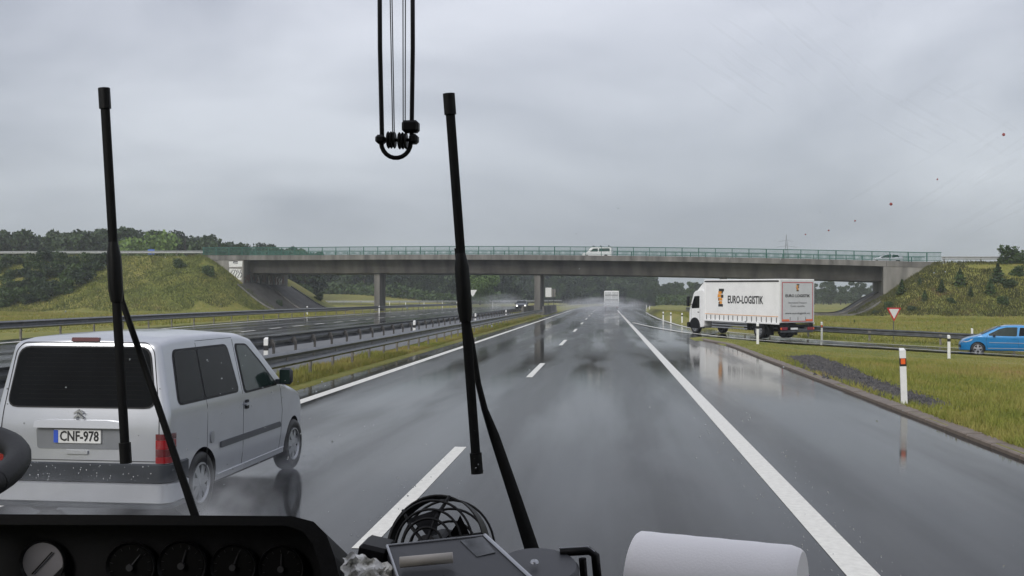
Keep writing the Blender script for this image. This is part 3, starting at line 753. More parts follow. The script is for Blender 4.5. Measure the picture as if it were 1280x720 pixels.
def place(i, x, y, s, rz, label, cat, group, z=None, P=None):
    P = P or protos
    p, tr, h = P[i]
    if (id(P), i) not in used: o = p; used.add((id(P), i))
    else: o = copy_tree(p, tr)
    o.location = (x, y, (gz(x, y) if z is None else z)-.1); o.scale = (s, s, s); o.rotation_euler = (0, 0, rz)
    tag(o, label, cat, group); return o
random.seed(5)
R_ = random.uniform
# left wood: tops follow the photographed skyline
prof = [(-60, 283), (0, 284), (60, 287), (110, 285), (150, 281), (190, 286), (230, 288), (270, 294), (300, 301), (340, 306), (400, 312)]
def skyline(px): return float(np.interp(px, [p[0] for p in prof], [p[1] for p in prof]))
for k in range(78):
    px = -70+(k % 39)*12.2+R_(-4, 4); d = (205 if k < 39 else 228)+R_(-8, 10)
    p = at(px, 373, d); x, y = p.x, p.y; g = gz(x, y)
    top = (373-skyline(px)-R_(-4, 5))/F*d+HC
    i = random.randrange(5); H = max(6.0, top-g)
    place(i, x, y, H/protos[i][2], R_(0, 6), 'dark deciduous tree in the wood behind the left embankment', 'tree', 'trees of the wood behind the left embankment')
# wood seen under the bridge
for k in range(159):
    px = 372+(k % 53)*8.4+R_(-4, 4); row = k//50; d = 268+row*20+R_(-7, 7)+(max(0, (px-640))*.10)
    p = at(px, 373, d); x, y = p.x, p.y
    xr = x-cx(y)
    if xr > 11 and px > 815: continue
    if -31 < xr < 12:
        p = at(px, 373, 350+R_(-6, 14)); x, y = p.x, p.y
    top = 12.6-gz(x, y)
    if px > 780: top = 12.0-(px-780)*.02
    i = random.randrange(5)
    place(i, x, y, (top+R_(-1.5, 1))/protos[i][2], R_(0, 6), 'dark forest tree seen under the bridge deck', 'tree', 'forest trees seen under the bridge')
for k in range(34):
    px = 790+k*9+R_(-5, 5); d = 330+R_(-15, 15); p = at(px, 373, d)
    i = random.randrange(5); place(i, p.x, p.y, R_(6.6, 8.6)/protos[i][2], R_(0, 6), 'low distant tree seen under the right end of the bridge', 'tree', 'low distant trees right of the carriageway')
def leaf_mass(name, n, x0, x1, d0, d1, h, leaf, mat, label, seed):
    r = np.random.default_rng(seed); px = r.uniform(x0, x1, n); d = r.uniform(d0, d1, n)+np.maximum(0, px-640)*.08
    P = np.array([tuple(at(float(a), 373, float(b))) for a, b in zip(px, d)]); xr = P[:, 0]-np.where(P[:, 1] > 180, (P[:, 1]-180)**2/2600, 0)
    k = ~((xr > -29) & (xr < 10)) | (P[:, 1] > 330); P = P[k]; n = len(P)
    top = h*(.72+.28*vnoise(P[:, 0], P[:, 1], 6, 4)); Z = ground(P[:, 0], P[:, 1])+r.uniform(0, 1, n)**.8*top
    P[:, 2] = Z; A = r.normal(size=(n, 3)); A /= np.linalg.norm(A, axis=1)[:, None]; Bv = np.cross(A, r.normal(size=(n, 3))); Bv /= np.linalg.norm(Bv, axis=1)[:, None]
    q = (leaf*r.uniform(.5, 1.2, n))[:, None]
    V = np.stack([P-A*q-Bv*q*.55, P+A*q*.2-Bv*q*.7, P+A*q+Bv*q*.45, P-A*q*.3+Bv*q*.7], 1).reshape(-1, 3)
    o = ob(name, raw_mesh(name, V, np.arange(len(V)).reshape(-1, 4), mat)); tag(o, kind='stuff', label=label)
leaf_mass('undergrowth', 26000, 330, 860, 252, 300, 3.6, .42, LM, 'bushy undergrowth along the foot of the wood beyond the bridge', 1)
leaf_mass('far_wood', 42000, 330, 822, 345, 385, 12.5, .75, LD, 'dense dark wood closing the view beyond the bridge', 2)
leaf_mass('far_wood', 9000, 800, 1075, 350, 380, 6.5, .6, LD, 'low distant wood right of the carriageway', 3)
# light green trees
tl_ = tree_proto('round_tree', 8.5, 4.6, 301, LL, 6500, .24, zlow=.08); PL = [(tl_, snapshot(tl_), 8.5)]
p = at(600, 373, 215); place(0, p.x, p.y, .92, 1, 'bright green round tree under the bridge behind the wiper', 'tree', None, P=PL)
for px, d, top, lab in ((192, 188, 291.5, 'light green round crowned tree before the dark wood at left'), (172, 186, 299, 'lower light green tree joined to the round one at left')):
    p = at(px, 373, d); g = gz(p.x, p.y); H = (373-top)/F*d+HC-g; place(0, p.x, p.y, H/8.5, px, lab, 'tree', None, P=PL)
# shrubs on left embankment slope
sh = tree_proto('shrub', 3.0, 2.1, 401, LM, 1100, .22, trunk=True, zlow=.0); PS = [(sh, snapshot(sh), 3.0)]
sh2 = tree_proto('shrub', 2.6, 2.0, 402, LD, 1100, .22, trunk=True, zlow=.0); PS.append((sh2, snapshot(sh2), 2.6))
spots = [(5, 330), (22, 326), (40, 328), (58, 322), (75, 325), (92, 328), (108, 326), (118, 335), (10, 345), (30, 342), (50, 340), (70, 342), (90, 345), (103, 350), (8, 360), (25, 358), (42, 360), (62, 360), (80, 362), (55, 370), (20, 372), (38, 374), (-15, 340), (-20, 365), (5, 378), (100, 338), (-35, 350), (128, 327), (72, 335), (45, 350)]
def hit(px, py):   # march the pixel ray to the terrain
    v = VF+(px-640)/F*VR-(py-360)/F*VU; tt = np.arange(30, 260, .5)
    X = v.x*tt; Y = v.y*tt; Z = HC+v.z*tt; g = ground(X, Y); k = np.argmax(Z < g)
    return X[k], Y[k], g[k]
for k, (px, py) in enumerate(spots):
    x, y, z = hit(px, py+5); place(k % 2, x, y, R_(.55, .95), R_(0, 6), 'leafy dark shrub in the thicket on the left embankment slope', 'shrub', 'shrubs of the thicket on the left embankment', z=z-.3, P=PS)
for px, py, s_, lab in ((225, 336, .45, 'small shrub on the open left embankment slope'), (262, 345, .5, 'shrub on the slope beside the left wing wall'), (398, 375, .4, 'low bush at the foot of the paved slope'), (350, 383, .3, 'small tuft bush behind the far guardrail')):
    x, y, z = hit(px, py); place(0, x, y, s_, px, lab, 'shrub', None, z=z, P=PS)
for k, (px, py, s_) in enumerate(((1110, 385, .28), (1095, 392, .22), (1190, 380, .25), (1262, 360, .4), (1255, 380, .3), (1140, 390, .25), (1272, 345, .4))):
    x, y, z = hit(px, py); place(k % 2, x, y, s_*R_(.9, 1.2), R_(0, 6), 'low scrubby bush half lost in the weeds of the right embankment', 'shrub', 'low bushes on the right embankment', z=z-.15, P=PS)
# young pines on the right embankment
yp = tree_proto('young_pine', 2.4, .9, 501, LM, 420, .16, cone=True, zlow=.04); PP = [(yp, snapshot(yp), 2.4)]
for px, py, hp in ((1126, 369, 20), (1176, 366, 17), (1200, 358, 22), (1238, 369, 20), (1247, 353, 24), (1213, 371, 13), (1156, 378, 14), (1150, 356, 10), (1068, 404, 6)):
    x, y, z = hit(px, py); d = (Vector((x, y, z))-CP).dot(VF)
    oq = place(0, x, y, hp/F*d/2.4, px, {1126: 'young pine nearest the right wing wall', 1068: 'tiny pine at the foot of the right embankment', 1247: 'tallest young pine near the crest of the right embankment', 1176: 'middle young pine on the slope, second big one from the wing wall', 1200: 'young pine high on the right embankment between two others', 1238: 'broad young pine just below the tallest one', 1213: 'small low pine left below the broad pine', 1156: 'small pine low on the slope above the yield sign', 1150: 'smallest pine high on the slope beside the wing wall'}[px], 'pine tree', 'young pines on the right embankment', z=z, P=PP); oq.scale = (oq.scale[0]*R_(1.15, 1.6), oq.scale[1]*R_(1.1, 1.5), oq.scale[2]); oq.rotation_euler[0] = R_(-.1, .1)
for px, py, H, lab in ((1262, 330, 2.9, 'pale bushy tree on the crest above the blue car'), (1284, 330, 2.4, 'bush on the crest cut by the edge of the picture')):
    x, y, z = hit(px, py); place(0, x, y, H/3.0*.8, px, lab, 'shrub', None, z=z-.2, P=PS)

# ------------------------------------------------------------------ delineators, signs, pylon
def delineator(x, y, z, h, kind, label, lean=0.0, rz=0.0, group='white delineator posts'):
    root = empty('delineator_post', (x, y, z), rz); root.rotation_euler = (0, lean, rz); tag(root, label, 'delineator', group)
    sec = [(-.06, -.035), (.06, -.035), (.045, .05), (-.045, .05)]
    def pr(z0, z1, g, mat, nm, slope=0.0):
        P = [(a*g, b*g) for a, b in sec]
        V = [(a, b, z0+(slope*(b*9) if z0 > .3 else 0)) for a, b in P]+[(a, b, z1+slope*(b*9)) for a, b in P]
        return MB().add(V, [(3, 2, 1, 0), (4, 5, 6, 7)]+[(i, (i+1) % 4, 4+(i+1) % 4, 4+i) for i in range(4)], mat).build(nm, root)
    pr(-.25, h, 1, WPL, 'body', .06)
    if kind == 'orange':
        pr(h*.715, h*.86, 1.06, BLK, 'band', .06)
        MB().box((0, -.039, h*.787), (.085, .006, h*.10), ORNG).build('reflector', root)
    elif kind == 'black':
        pr(h*.76, h*.89, 1.05, BLK, 'band', .06)
    elif kind == 'rail':
        pr(h*.36, h*.66, 1.08, BLK, 'band', .06)
    return root
p = at(1130, 511, 19.7); delineator(p.x, p.y, gz(p.x, p.y), 1.09, 'orange', 'near white delineator post with an orange reflector on the verge', lean=-.03)
p = at(1186, 447, 43.5); delineator(p.x, p.y, gz(p.x, p.y), 1.0, 'black', 'white delineator with a black band beside the slip road, before the blue car')
p = at(947, 431, 47.5); delineator(p.x, p.y, gz(p.x, p.y), .98, 'black', 'white delineator standing before the rear wheels of the white truck')
for d, lab in ((27.6, 'white reflector post on the median guardrail just beyond the silver van'), (50, 'reflector post on the median guardrail behind the wiper'), (74, 'small white reflector post on the median guardrail, second before the pier'), (97, 'small white reflector post on the median guardrail nearest the pier')):
    y = d*.96+.5
    delineator(-9.4, y, .52, .52, 'rail', lab, group='reflector posts on the median guardrail')
for px, py, d, h, lab in ((384, 384, 108, .95, 'white post behind the far guardrail under the left span'), (474, 391, 120, .9, 'white post at the foot of the left pier')):
    p = at(px, py, d); delineator(p.x, p.y, gz(p.x, p.y), h, 'black', lab)
for i, (px, py) in enumerate(((487, 377), (507, 377), (553, 378), (616, 379), (571, 378), (530, 378))):
    p = at(px, py, 195); delineator(p.x, p.y, gz(p.x, p.y), 1.1, 'none', 'tiny white post along the curving slip road beyond the bridge', group='far posts beyond the bridge')
for px, py, d, lab in ((829, 391, 92, 'first small white post behind the curved guardrail, left of the truck'), (838.5, 393, 88, 'middle small white post behind the curved guardrail, left of the truck'), (852.5, 396, 84, 'small white post behind the curved guardrail nearest the truck cab'), (808, 384, 190, 'far white post at the right road edge beyond the bridge'), (812, 386, 170, 'far white post beside another at the right road edge')):
    p = at(px, py, d); delineator(p.x, p.y, gz(p.x, p.y), .95, 'black' if d < 100 else 'none', lab)
for px, py, d, k, lab in ((1027, 410, 61, 'r', 'orange reflector post just behind the guardrail end right of the truck'), (1215, 418, 61.5, 'n', 'white post head rising behind the guardrail at the blue car')):
    p = at(px, py, d); g = gz(p.x, p.y); delineator(p.x, p.y, g, (373-py)/F*d+HC+.35-g, 'orange' if k == 'r' else 'none', lab)
# yield sign
p = at(1117, 424, 64); g = gz(p.x, p.y); ysg = empty('yield_sign', (p.x, p.y, g), .35); tag(ysg, 'inverted white triangle sign with red border beside the slip road', 'road sign')
zt = at(1117, 381, 64).z-g
MB().tube([(0, 0, -.2), (0, 0, zt-.1)], .03, GALV, n=8).build('pole', ysg)
r = .58
def tri(r, y0, y1, mat, nm, par):
    c = zt-.5*.95; P = [(-r*.95, .52*r+c), (0, -1.05*r+c), (r*.95, .52*r+c)]
    return MB().prism(rpoly(P, r*.12, 3), y0, y1, mat).build(nm, par)
tri(.56, -.035, -.055, REDP, 'sign_plate', ysg); tri(.40, -.057, -.06, WPL, 'sign_face', ysg)
# far yield sign seen beyond bridge
p = at(591, 381, 200); g = gz(p.x, p.y); ys2 = empty('yield_sign', (p.x, p.y, g), 0); tag(ys2, 'tiny far triangular sign at the slip road beyond the bridge', 'road sign')
zt = at(591, 363, 200).z-g+.1
MB().tube([(0, 0, -.2), (0, 0, zt-.1)], .05, GALV, n=6).build('pole', ys2); tri(.9, -.06, -.09, WPL, 'sign_plate', ys2)
# board sign right of the pier
p = at(689, 384, 165); g = gz(p.x, p.y); bsg = empty('sign_board', (p.x, p.y, g), .1); tag(bsg, 'pale rectangular board on posts just right of the median pier', 'road sign')
z0, z1 = at(689, 371, 165).z-g, at(689, 360, 165).z-g
MB().box((-.45, 0, (z0+z1)/2), (1.0, .06, z1-z0+.1), WPL, bev=.02).build('sign_panel', bsg); MB().box((.42, .15, (z0+z1)/2-.1), (.62, .06, z1-z0-.15), CONCL, bev=.02).build('sign_panel', bsg)
for x in (-.5, .4): MB().tube([(x, .1, -.2), (x, .1, z1)], .05, GALV, n=6).build('post', bsg)
# blue sign on the left embankment top
p = at(189, 321, 146); zb = 8.3; blu = empty('blue_sign', (p.x, p.y, gz(p.x, p.y))); tag(blu, 'small blue road sign beside the embankment top rail', 'road sign')
zt = at(189, 311, 146).z-blu.location.z
MB().box((0, 0, zt-.45), (1.0, .04, .75), SIGNB, bev=.01).build('sign_face', blu); MB().tube([(0, .04, 0), (0, .04, zt-.2)], .04, GALV, n=6).build('post', blu)
# pylon far right
p = at(983, 318, 700); pyl = empty('power_pylon', (p.x, p.y, 0)); tag(pyl, 'faint lattice power pylon far beyond the bridge railing', 'pylon')
H = at(983, 293, 700).z; mm = MB(); W = 3.2
for sx in (-1, 1):
    for sy in (-1, 1): mm.tube([(sx*W, sy*W, 0), (sx*.5, sy*.5, H-6), (0, 0, H)], .12, GALV, n=4)
for k in range(10):
    z = k*(H-6)/10; z2 = (k+1)*(H-6)/10; a, b = W-(W-.5)*k/10, W-(W-.5)*(k+1)/10
    for q in ((1, -1), (-1, 1)): mm.tube([(q[0]*a, -a, z), (q[1]*b, -b, z2)], .07, GALV, n=3)
mm.build('lattice_tower', pyl)
mm = MB()
for z, l in ((H-9, 7), (H-5, 5)): mm.tube([(-l, 0, z), (0, 0, z+1), (l, 0, z)], .12, GALV, n=4)
mm.build('cross_arm', pyl)

# ------------------------------------------------------------------ vehicles
def wheel(parent, x, y, r, wd, side, name='wheel', spokes=5, rimr=.62):
    Rm = Matrix.Rotation(PI/2*side, 3, 'Y')
    mm = MB(); h = wd/2
    mm.lathe([(r*.60, -h*.8), (r*.78, -h), (r*.95, -h*.9), (r, -h*.6), (r, h*.6), (r*.95, h*.9), (r*.78, h), (r*.62, h*.8)], TYRE, 32, Rm)
    o = mm.build(name, parent, smooth=True, loc=(x, y, r))
    rm = MB(); R0 = r*.64
    rm.lathe([(R0, h*.6), (R0, h*.95), (R0*.93, h*.97), (R0*.88, h*.72)], RIM, 32, Rm)
    rm.lathe([(R0*.9, h*.05), (0.001, h*.05)], SEAM, 24, Rm)
    rm.lathe([(0.001, h*.95), (R0*.2, h*.92), (R0*.26, h*.7), (R0*.26, h*.1)], RIM, 20, Rm)
    for k in range(spokes):
        a = 2*PI*k/spokes; c, s_ = math.cos(a), math.sin(a); wv = R0*.17
        V = [(c*R0*.18-s_*wv, s_*R0*.18+c*wv, h*.88), (c*R0*.18+s_*wv, s_*R0*.18-c*wv, h*.88), (c*R0*.92+s_*wv*1.3, s_*R0*.92-c*wv*1.3, h*.78), (c*R0*.92-s_*wv*1.3, s_*R0*.92+c*wv*1.3, h*.78)]
        V2 = [(a_, b_, c_-h*.35) for a_, b_, c_ in V]
        rm.add([Rm @ Vector(v) for v in V+V2], [(0, 1, 2, 3), (7, 6, 5, 4), (0, 3, 7, 4), (1, 5, 6, 2)], RIM)
    rm.build('rim', o, smooth=35)
    return o

class Body:
    """car body loft: x right, y forward from the rear bumper, z up"""
    def __init__(s, top, L, W, belt, tumble, zb, rear_lean=0.1, rz=1.0, nose_in=.1, rc=.1, rr=.09, rear_in=0.0):
        s.top, s.L, s.W, s.belt, s.tumble, s.zb, s.rl, s.rz0, s.nose, s.rc, s.rr, s.rin = top, L, W, belt, tumble, zb, rear_lean, rz, nose_in, rc, rr, rear_in
    def zt(s, y): return float(np.interp(y, [p[0] for p in s.top], [p[1] for p in s.top]))
    def inset(s, y):
        e = 0
        if y < s.rc: e = s.rc-math.sqrt(max(0, s.rc**2-(s.rc-y)**2))
        q = s.L-y; rf = s.rc*2.2
        if q < rf: e = (rf-math.sqrt(max(0, rf**2-(rf-q)**2)))*.9
        return e
    def hw(s, y, z):
        x = s.W/2
        if z > s.belt: x -= s.tumble*(z-s.belt)
        if z < .5: x -= .12*(.5-z)
        if z > .5 and z < s.belt: x -= .03*((z-.5)/(s.belt-.5))**2*0
        f = y-(s.L-1.0)
        if f > 0: x -= s.nose*f*f
        b = .9-y
        if b > 0: x -= s.rin*b*b
        return x-s.inset(y)
    def lean(s, y, z):
        k = max(0, 1-y/.9); return max(0, z-s.rz0)*s.rl*k
    def section(s, y):
        zt = s.zt(y)-s.inset(y)*.45; rr = s.rr; zs = zt-rr; pts = []
        pts.append((0, s.zb)); pts.append((s.hw(y, s.zb)-.06, s.zb))
        for k in range(22):
            z = s.zb+.03+(zs-s.zb-.03)*k/21
            pts.append((s.hw(y, z), z))
        x0 = s.hw(y, zs)
        for k in range(1, 6):
            a = k/5*PI/2; pts.append((x0-rr*1.3*(1-math.cos(a)), zs+rr*math.sin(a)*.8))
        xe, ze = pts[-1]
        for k in range(1, 5): 
            u = k/4; pts.append((xe*(1-u), ze+rr*.2*(1-(1-u)**2)+.012*math.sin(u*PI/2)))
        return pts
    def mesh(s, mat, name, parent, arches, ra, cut_w=.28):
        ysn = [0, .012, .03, .06, s.rc]+list(np.linspace(s.rc+.04, s.L-.3, 84))+[s.L-.24, s.L-.18, s.L-.12, s.L-.07, s.L-.03, s.L-.008, s.L]
        rings = []
        for y in ysn:
            sec = s.section(y); full = [(x, z) for x, z in sec]+[(-x, z) for x, z in sec[-2:0:-1]]
            rings.append([(x, y+s.lean(y, z), z) for x, z in full])
        n = len(rings[0]); V = [p for r in rings for p in r]; Fs = []
        for i in range(len(rings)-1):
            for k in range(n): Fs.append((i*n+k, (i+1)*n+k, (i+1)*n+(k+1) % n, i*n+(k+1) % n))
        mm = MB().add(V, Fs, mat)
        # end caps: ladder between mirrored points
        m_ = len(s.section(0))
        for base in (0, (len(rings)-1)*n):
            for k in range(0, m_-1):
                a, b = k, k+1; a2, b2 = (n-a) % n, (n-b) % n
                q = [base+a, base+b, base+b2, base+a2]; q = list(dict.fromkeys(q))
                if len(q) >= 3:
                    mm.f.append(tuple(q)); mm.m.append(0)
        o = mm.build(name, parent, smooth=50)
        bm = bmesh.new(); bm.from_mesh(o.data); bmesh.ops.remove_doubles(bm, verts=bm.verts, dist=1e-5); bmesh.ops.recalc_face_normals(bm, faces=bm.faces); bm.to_mesh(o.data); bm.free()
        # wheel arches: remove the skin inside each arch and pull the rim onto the circle
        bm = bmesh.new(); bm.from_mesh(o.data); liner = MB()
        for ya in arches:
            ins = lambda v: (v.co.y-ya)**2+(v.co.z-s.wr)**2 < ra*ra and abs(v.co.x) > .45
            kill = [f for f in bm.faces if all(ins(v) for v in f.verts)]
            bmesh.ops.delete(bm, geom=kill, context='FACES')
            for v in bm.verts:
                if ins(v) and v.co.z > s.zb+.02:
                    dy, dz = v.co.y-ya, v.co.z-s.wr; r0 = math.hypot(dy, dz)
                    if r0 < 1e-4: continue
                    v.co.y = ya+dy/r0*ra; v.co.z = max(s.zb+.03, s.wr+dz/r0*ra); v.co.x = math.copysign(s.hw(v.co.y, v.co.z), v.co.x)
            for sx in (-1, 1):
                V = []; Fs = []; A = np.linspace(-.35, PI+.35, 22)
                for an in A:
                    y, z = ya+math.cos(an)*ra*1.005, s.wr+math.sin(an)*ra*1.005
                    V += [(sx*(s.hw(y, max(z, s.zb))-.004), y, z), (sx*(s.W/2-cut_w), y, z)]
                c0 = len(V); V.append((sx*(s.W/2-cut_w), ya, s.wr))
                for i in range(len(A)-1): Fs += [(2*i, 2*i+1, 2*i+3, 2*i+2), (2*i+1, c0, 2*i+3)]
                liner.add(V, Fs, SEAM)
        bm.to_mesh(o.data); bm.free()
        liner.build('wheel_arch', parent)['kind'] = 'stuff'
        o.data.polygons.foreach_set('use_smooth', [True]*len(o.data.polygons)); o.data.set_sharp_from_angle(angle=math.radians(42))
        return o
    def sidep(s, poly, off, mat, name, parent, sides=(1, -1), r=.05, nm=None):
        out = []
        for sd in sides:
            P = rpoly(poly, r) if r else poly
            cy = sum(p[0] for p in P)/len(P); cz = sum(p[1] for p in P)/len(P); n = len(P)
            V = [(sd*(s.hw(y, z)+off), y+s.lean(y, z), z) for y, z in P]+[(sd*(s.hw(y, z)-.02), y+s.lean(y, z), z) for y, z in P]
            K = 5
            # concentric rings inwards so the panel follows the body
            rings = [list(range(n))]
            for q in range(1, K):
                t = 1-q/K; b = len(V)
                for y, z in P:
                    yy, zz = cy+(y-cy)*t, cz+(z-cz)*t; V.append((sd*(s.hw(yy, zz)+off), yy+s.lean(yy, zz), zz))
                rings.append(list(range(b, b+n)))
            V.append((sd*(s.hw(cy, cz)+off), cy+s.lean(cy, cz), cz)); ce = len(V)-1
            Fs = [(i, (i+1) % n, n+(i+1) % n, n+i) for i in range(n)]
            for a, b in zip(rings[:-1], rings[1:]): Fs += [(a[i], a[(i+1) % n], b[(i+1) % n], b[i]) for i in range(n)]
            Fs += [(rings[-1][i], rings[-1][(i+1) % n], ce) for i in range(n)]
            out.append(MB().add(V, Fs, mat).build(name, parent, smooth=30))
        return out
    def seam(s, pts, wd, parent, sides=(1, -1), name='panel_gap', mat=None, off=.002):
        for sd in sides:
            mm = MB(); P = []
            for (a, b) in zip(pts[:-1], pts[1:]):
                for k in range(6): P.append((a[0]+(b[0]-a[0])*k/6, a[1]+(b[1]-a[1])*k/6))
            P.append(pts[-1])
            mm.tube([(sd*(s.hw(y, z)+off-.004), y+s.lean(y, z), z) for y, z in P], wd/2, mat or SEAM, n=6)
            mm.build(name, parent)

# silver van, seen from behind on its right side
def silver_van():
    root = empty('silver_van', (-4.90, 8.93, 0), math.radians(-1.9)); tag(root, 'silver van overtaking in the next lane with its rear towards us', 'van')
    top = [(0, 1.765), (.25, 1.795), (.7, 1.81), (1.5, 1.81), (2.0, 1.78), (2.3, 1.72), (2.6, 1.50), (3.0, 1.20), (3.12, 1.13), (3.3, 1.09), (3.7, 1.00), (3.95, .88), (4.12, .72)]
    B = Body(top, 4.12, 1.74, 1.06, .21, .24, rear_lean=.13, rz=.95, nose_in=.16, rc=.065, rr=.09); B.wr = .315
    B.mesh(SILVER, 'body', root, (.74, 3.43), .355)
    wheels = [wheel(root, sx*.772, y, .315, .19, sx, spokes=7) for sx in (1, -1) for y in (.74, 3.43)]
    # rear face panels
    def rear(poly, off, mat, name, r=.05, depth=.02, par=root):
        P = rpoly(poly, r) if r else poly; n = len(P)
        V = [(x, B.lean(0, z)-off, z) for x, z in P]+[(x, B.lean(0, z)+depth, z) for x, z in P]
        return MB().add(V, [tuple(range(n)), tuple(range(2*n-1, n-1, -1))]+[(i, (i+1) % n, n+(i+1) % n, n+i) for i in range(n)], mat).build(name, par)
    rear([(-.745, 1.125), (.745, 1.125), (.655, 1.70), (-.655, 1.70)], .010, SEAM, 'window_seal', .11)
    rw = rear([(-.732, 1.14), (.732, 1.14), (.642, 1.685), (-.642, 1.685)], .014, DGLASS, 'rear_window', .10)
    mm = MB()
    for k in range(11):
        z = 1.21+k*.042; hw_ = .66-(z-1.14)*.155; mm.box((0, B.lean(0, z)-.0155, z), (2*hw_-.04, .001, .003), pm('heater_line', (.016, .014, .014), .6, spec=.1))
    mm.build('heater_lines', rw)
    rear([(-.14, 1.745), (.14, 1.745), (.135, 1.782), (-.135, 1.782)], .012, REDD, 'brake_light', .01)
    # tailgate outline
    mm = MB(); TG = [(-.785, .64), (-.785, .95), (-.775, 1.1), (-.69, 1.66), (-.62, 1.735), (.62, 1.735), (.69, 1.66), (.775, 1.1), (.785, .95), (.785, .64)]
    mm.tube([(x, B.lean(0, z)-.001, z) for x, z in rpoly(TG, .04)+[TG[0]]], .004, SEAM, n=5); mm.build('tailgate_gap', root)
    rear([(-.43, .945), (.43, .945), (.42, 1.005), (.3, 1.018), (-.3, 1.018), (-.42, 1.005)], .055, SILVER, 'handle_bar', .012)
    rear([(-.42, .745), (.42, .745), (.43, .942), (-.43, .942)], .004, pm('recess_shade_silver', (.24, .25, .27), .4, .5), 'plate_recess', .03)  # darker silver: shade of the recess put into the panel colour
    px0 = -.01
    pl = MB().box((px0-.0, -.014, .862), (.47, .012, .128), pm('number_plate_white', (.70, .70, .68), .4), bev=.006).build('number_plate', root)
    MB().box((px0-.212, -.0215, .862), (.044, .003, .118), EUB).build('plate_band', pl)
    add_text(pl, 'CNF-978', .13, BLK, Matrix.Translation((px0+.02, -.022, .862)) @ Matrix.Rotation(PI/2, 4, 'X'), width=.385, bold=.0022)
    rear([(-.13, .70), (.09, .70), (.09, .735), (-.13, .735)], .018, SILVER, 'tailgate_catch', .008)
    # chevron emblem
    em = MB()
    for dz in (0, .04):
        for sx in (-1, 1):
            em.add([(0, -.022, 1.075+dz), (0, -.022, 1.052+dz), (sx*.045, -.022, 1.026+dz), (sx*.045, -.022, 1.045+dz), (0, -.002, 1.075+dz), (0, -.002, 1.052+dz), (sx*.045, -.002, 1.026+dz), (sx*.045, -.002, 1.045+dz)],
                   [(0, 1, 2, 3), (0, 4, 5, 1), (1, 5, 6, 2), (2, 6, 7, 3), (3, 7, 4, 0)], RIM)
    em.build('emblem', root)
    # bumper wraps the corner
    def wrap(z0, z1, off, mat, name, yend, rad=.10):
        mm = MB(); prof = []; N = 9
        pts = []
        W2 = B.W/2
        half = [(W2, yend), (W2, .28), (W2, .10)]+[(W2-rad+rad*math.cos(a), rad-rad*math.sin(a)) for a in np.linspace(0, PI/2, N)]
        path = half+[(-x, y) for x, y in half[::-1]]
        V = []; Fs = []; n = len(path)
        cs = [(off*.4, z0), (off, z0+.012), (off, z1-.012), (off*.4, z1)]
        for (x, y) in path:
            for (o_, z) in cs:
                nx = 1 if x > 0 else -1
                if abs(x) >= W2-1e-6: ox, oy = nx*o_, 0
                else:
                    ax = (abs(x)-(W2-rad))/rad; ax = max(0, min(1, ax)); oy = -o_*math.sqrt(max(0, 1-ax*ax)); ox = nx*o_*ax
                V.append((x+ox, y+oy, z))
        for i in range(n-1):
            for k in range(3): Fs.append((i*4+k, i*4+k+1, (i+1)*4+k+1, (i+1)*4+k))
        return MB().add(V, Fs, mat).build(name, root, smooth=50)
    wrap(.44, .62, .028, PLAST, 'bumper_strip', .375); wrap(.25, .437, .034, SILVER, 'bumper', .365); wrap(.20, .247, .03, PLAST, 'bumper_skirt', .365)
    # tail lamps
    for sd in (1, -1):
        mm = MB(); segs = [(.625, .685, REDL), (.688, .75, REDD), (.753, .84, REDL), (.843, .895, REDD)]
        for (z0, z1, mt) in segs:
            W2 = B.W/2+.012; path = [(W2, .15), (W2, .07)]+[(W2-.075+.075*math.cos(a), .062-.074*math.sin(a)) for a in np.linspace(.2, PI/2, 6)]+[(W2-.125, -.012)]
            sh_ = 1 if z0 < .85 else 1
            V = []
            for (x, y) in path: V += [(sd*x, y, z0), (sd*(x), y, z1)]
            mm.add(V, [(2*i, 2*i+1, 2*i+3, 2*i+2) for i in range(len(path)-1)], mt)
        mm.build('tail_lamp', root, smooth=40)
    # side glass
    B.sidep([(.22, 1.13), (.25, 1.66), (1.60, 1.66), (1.70, 1.13)], .004, SEAM, 'window_seal', root, r=.09)
    B.sidep([(.25, 1.15), (.28, 1.64), (.80, 1.64), (.80, 1.15)], .008, DGLASS, 'quarter_window', root, r=.05)
    B.sidep([(.84, 1.15), (.84, 1.64), (1.57, 1.64), (1.665, 1.15)], .008, DGLASS, 'side_window', root, r=.05)
    B.sidep([(1.82, 1.10), (1.80, 1.655), (2.12, 1.64), (2.45, 1.42), (2.84, 1.11)], .004, SEAM, 'window_seal', root, r=.06)
    B.sidep([(1.85, 1.125), (1.83, 1.635), (2.10, 1.62), (2.42, 1.40), (2.77, 1.13)], .008, GGLASS, 'door_window', root, r=.05)
    B.seam([(.84, 1.70), (.86, .95), (.84, .42)], .008, root); B.seam([(1.76, 1.70), (1.78, 1.0), (1.76, .33)], .009, root); B.seam([(2.9, 1.10), (2.98, .8), (2.90, .33)], .009, root)
    B.seam([(.84, 1.72), (1.76, 1.72)], .007, root); B.seam([(1.12, .335), (3.05, .335)], .012, root, name='sill_line', mat=SILVER, off=.012)
    B.sidep([(1.16, .60), (1.16, .665), (2.88, .665), (2.93, .60)], .014, pm('moulding_grey', (.085, .09, .10), .5), 'side_moulding', root, r=.02)
    B.sidep([(1.82, .93), (1.82, 1.03), (1.90, 1.03), (1.90, .93)], .016, SEAM, 'door_handle', root, r=.02)
    B.sidep([(1.80, .97), (1.80, 1.0), (1.96, 1.0), (1.96, .97)], .03, SILVER, 'door_handle', root, r=.01)
    B.sidep([(.92, .68), (.92, .80), (1.0, .80), (1.0, .68)], .012, RIM, 'fuel_cap', root, r=.035)
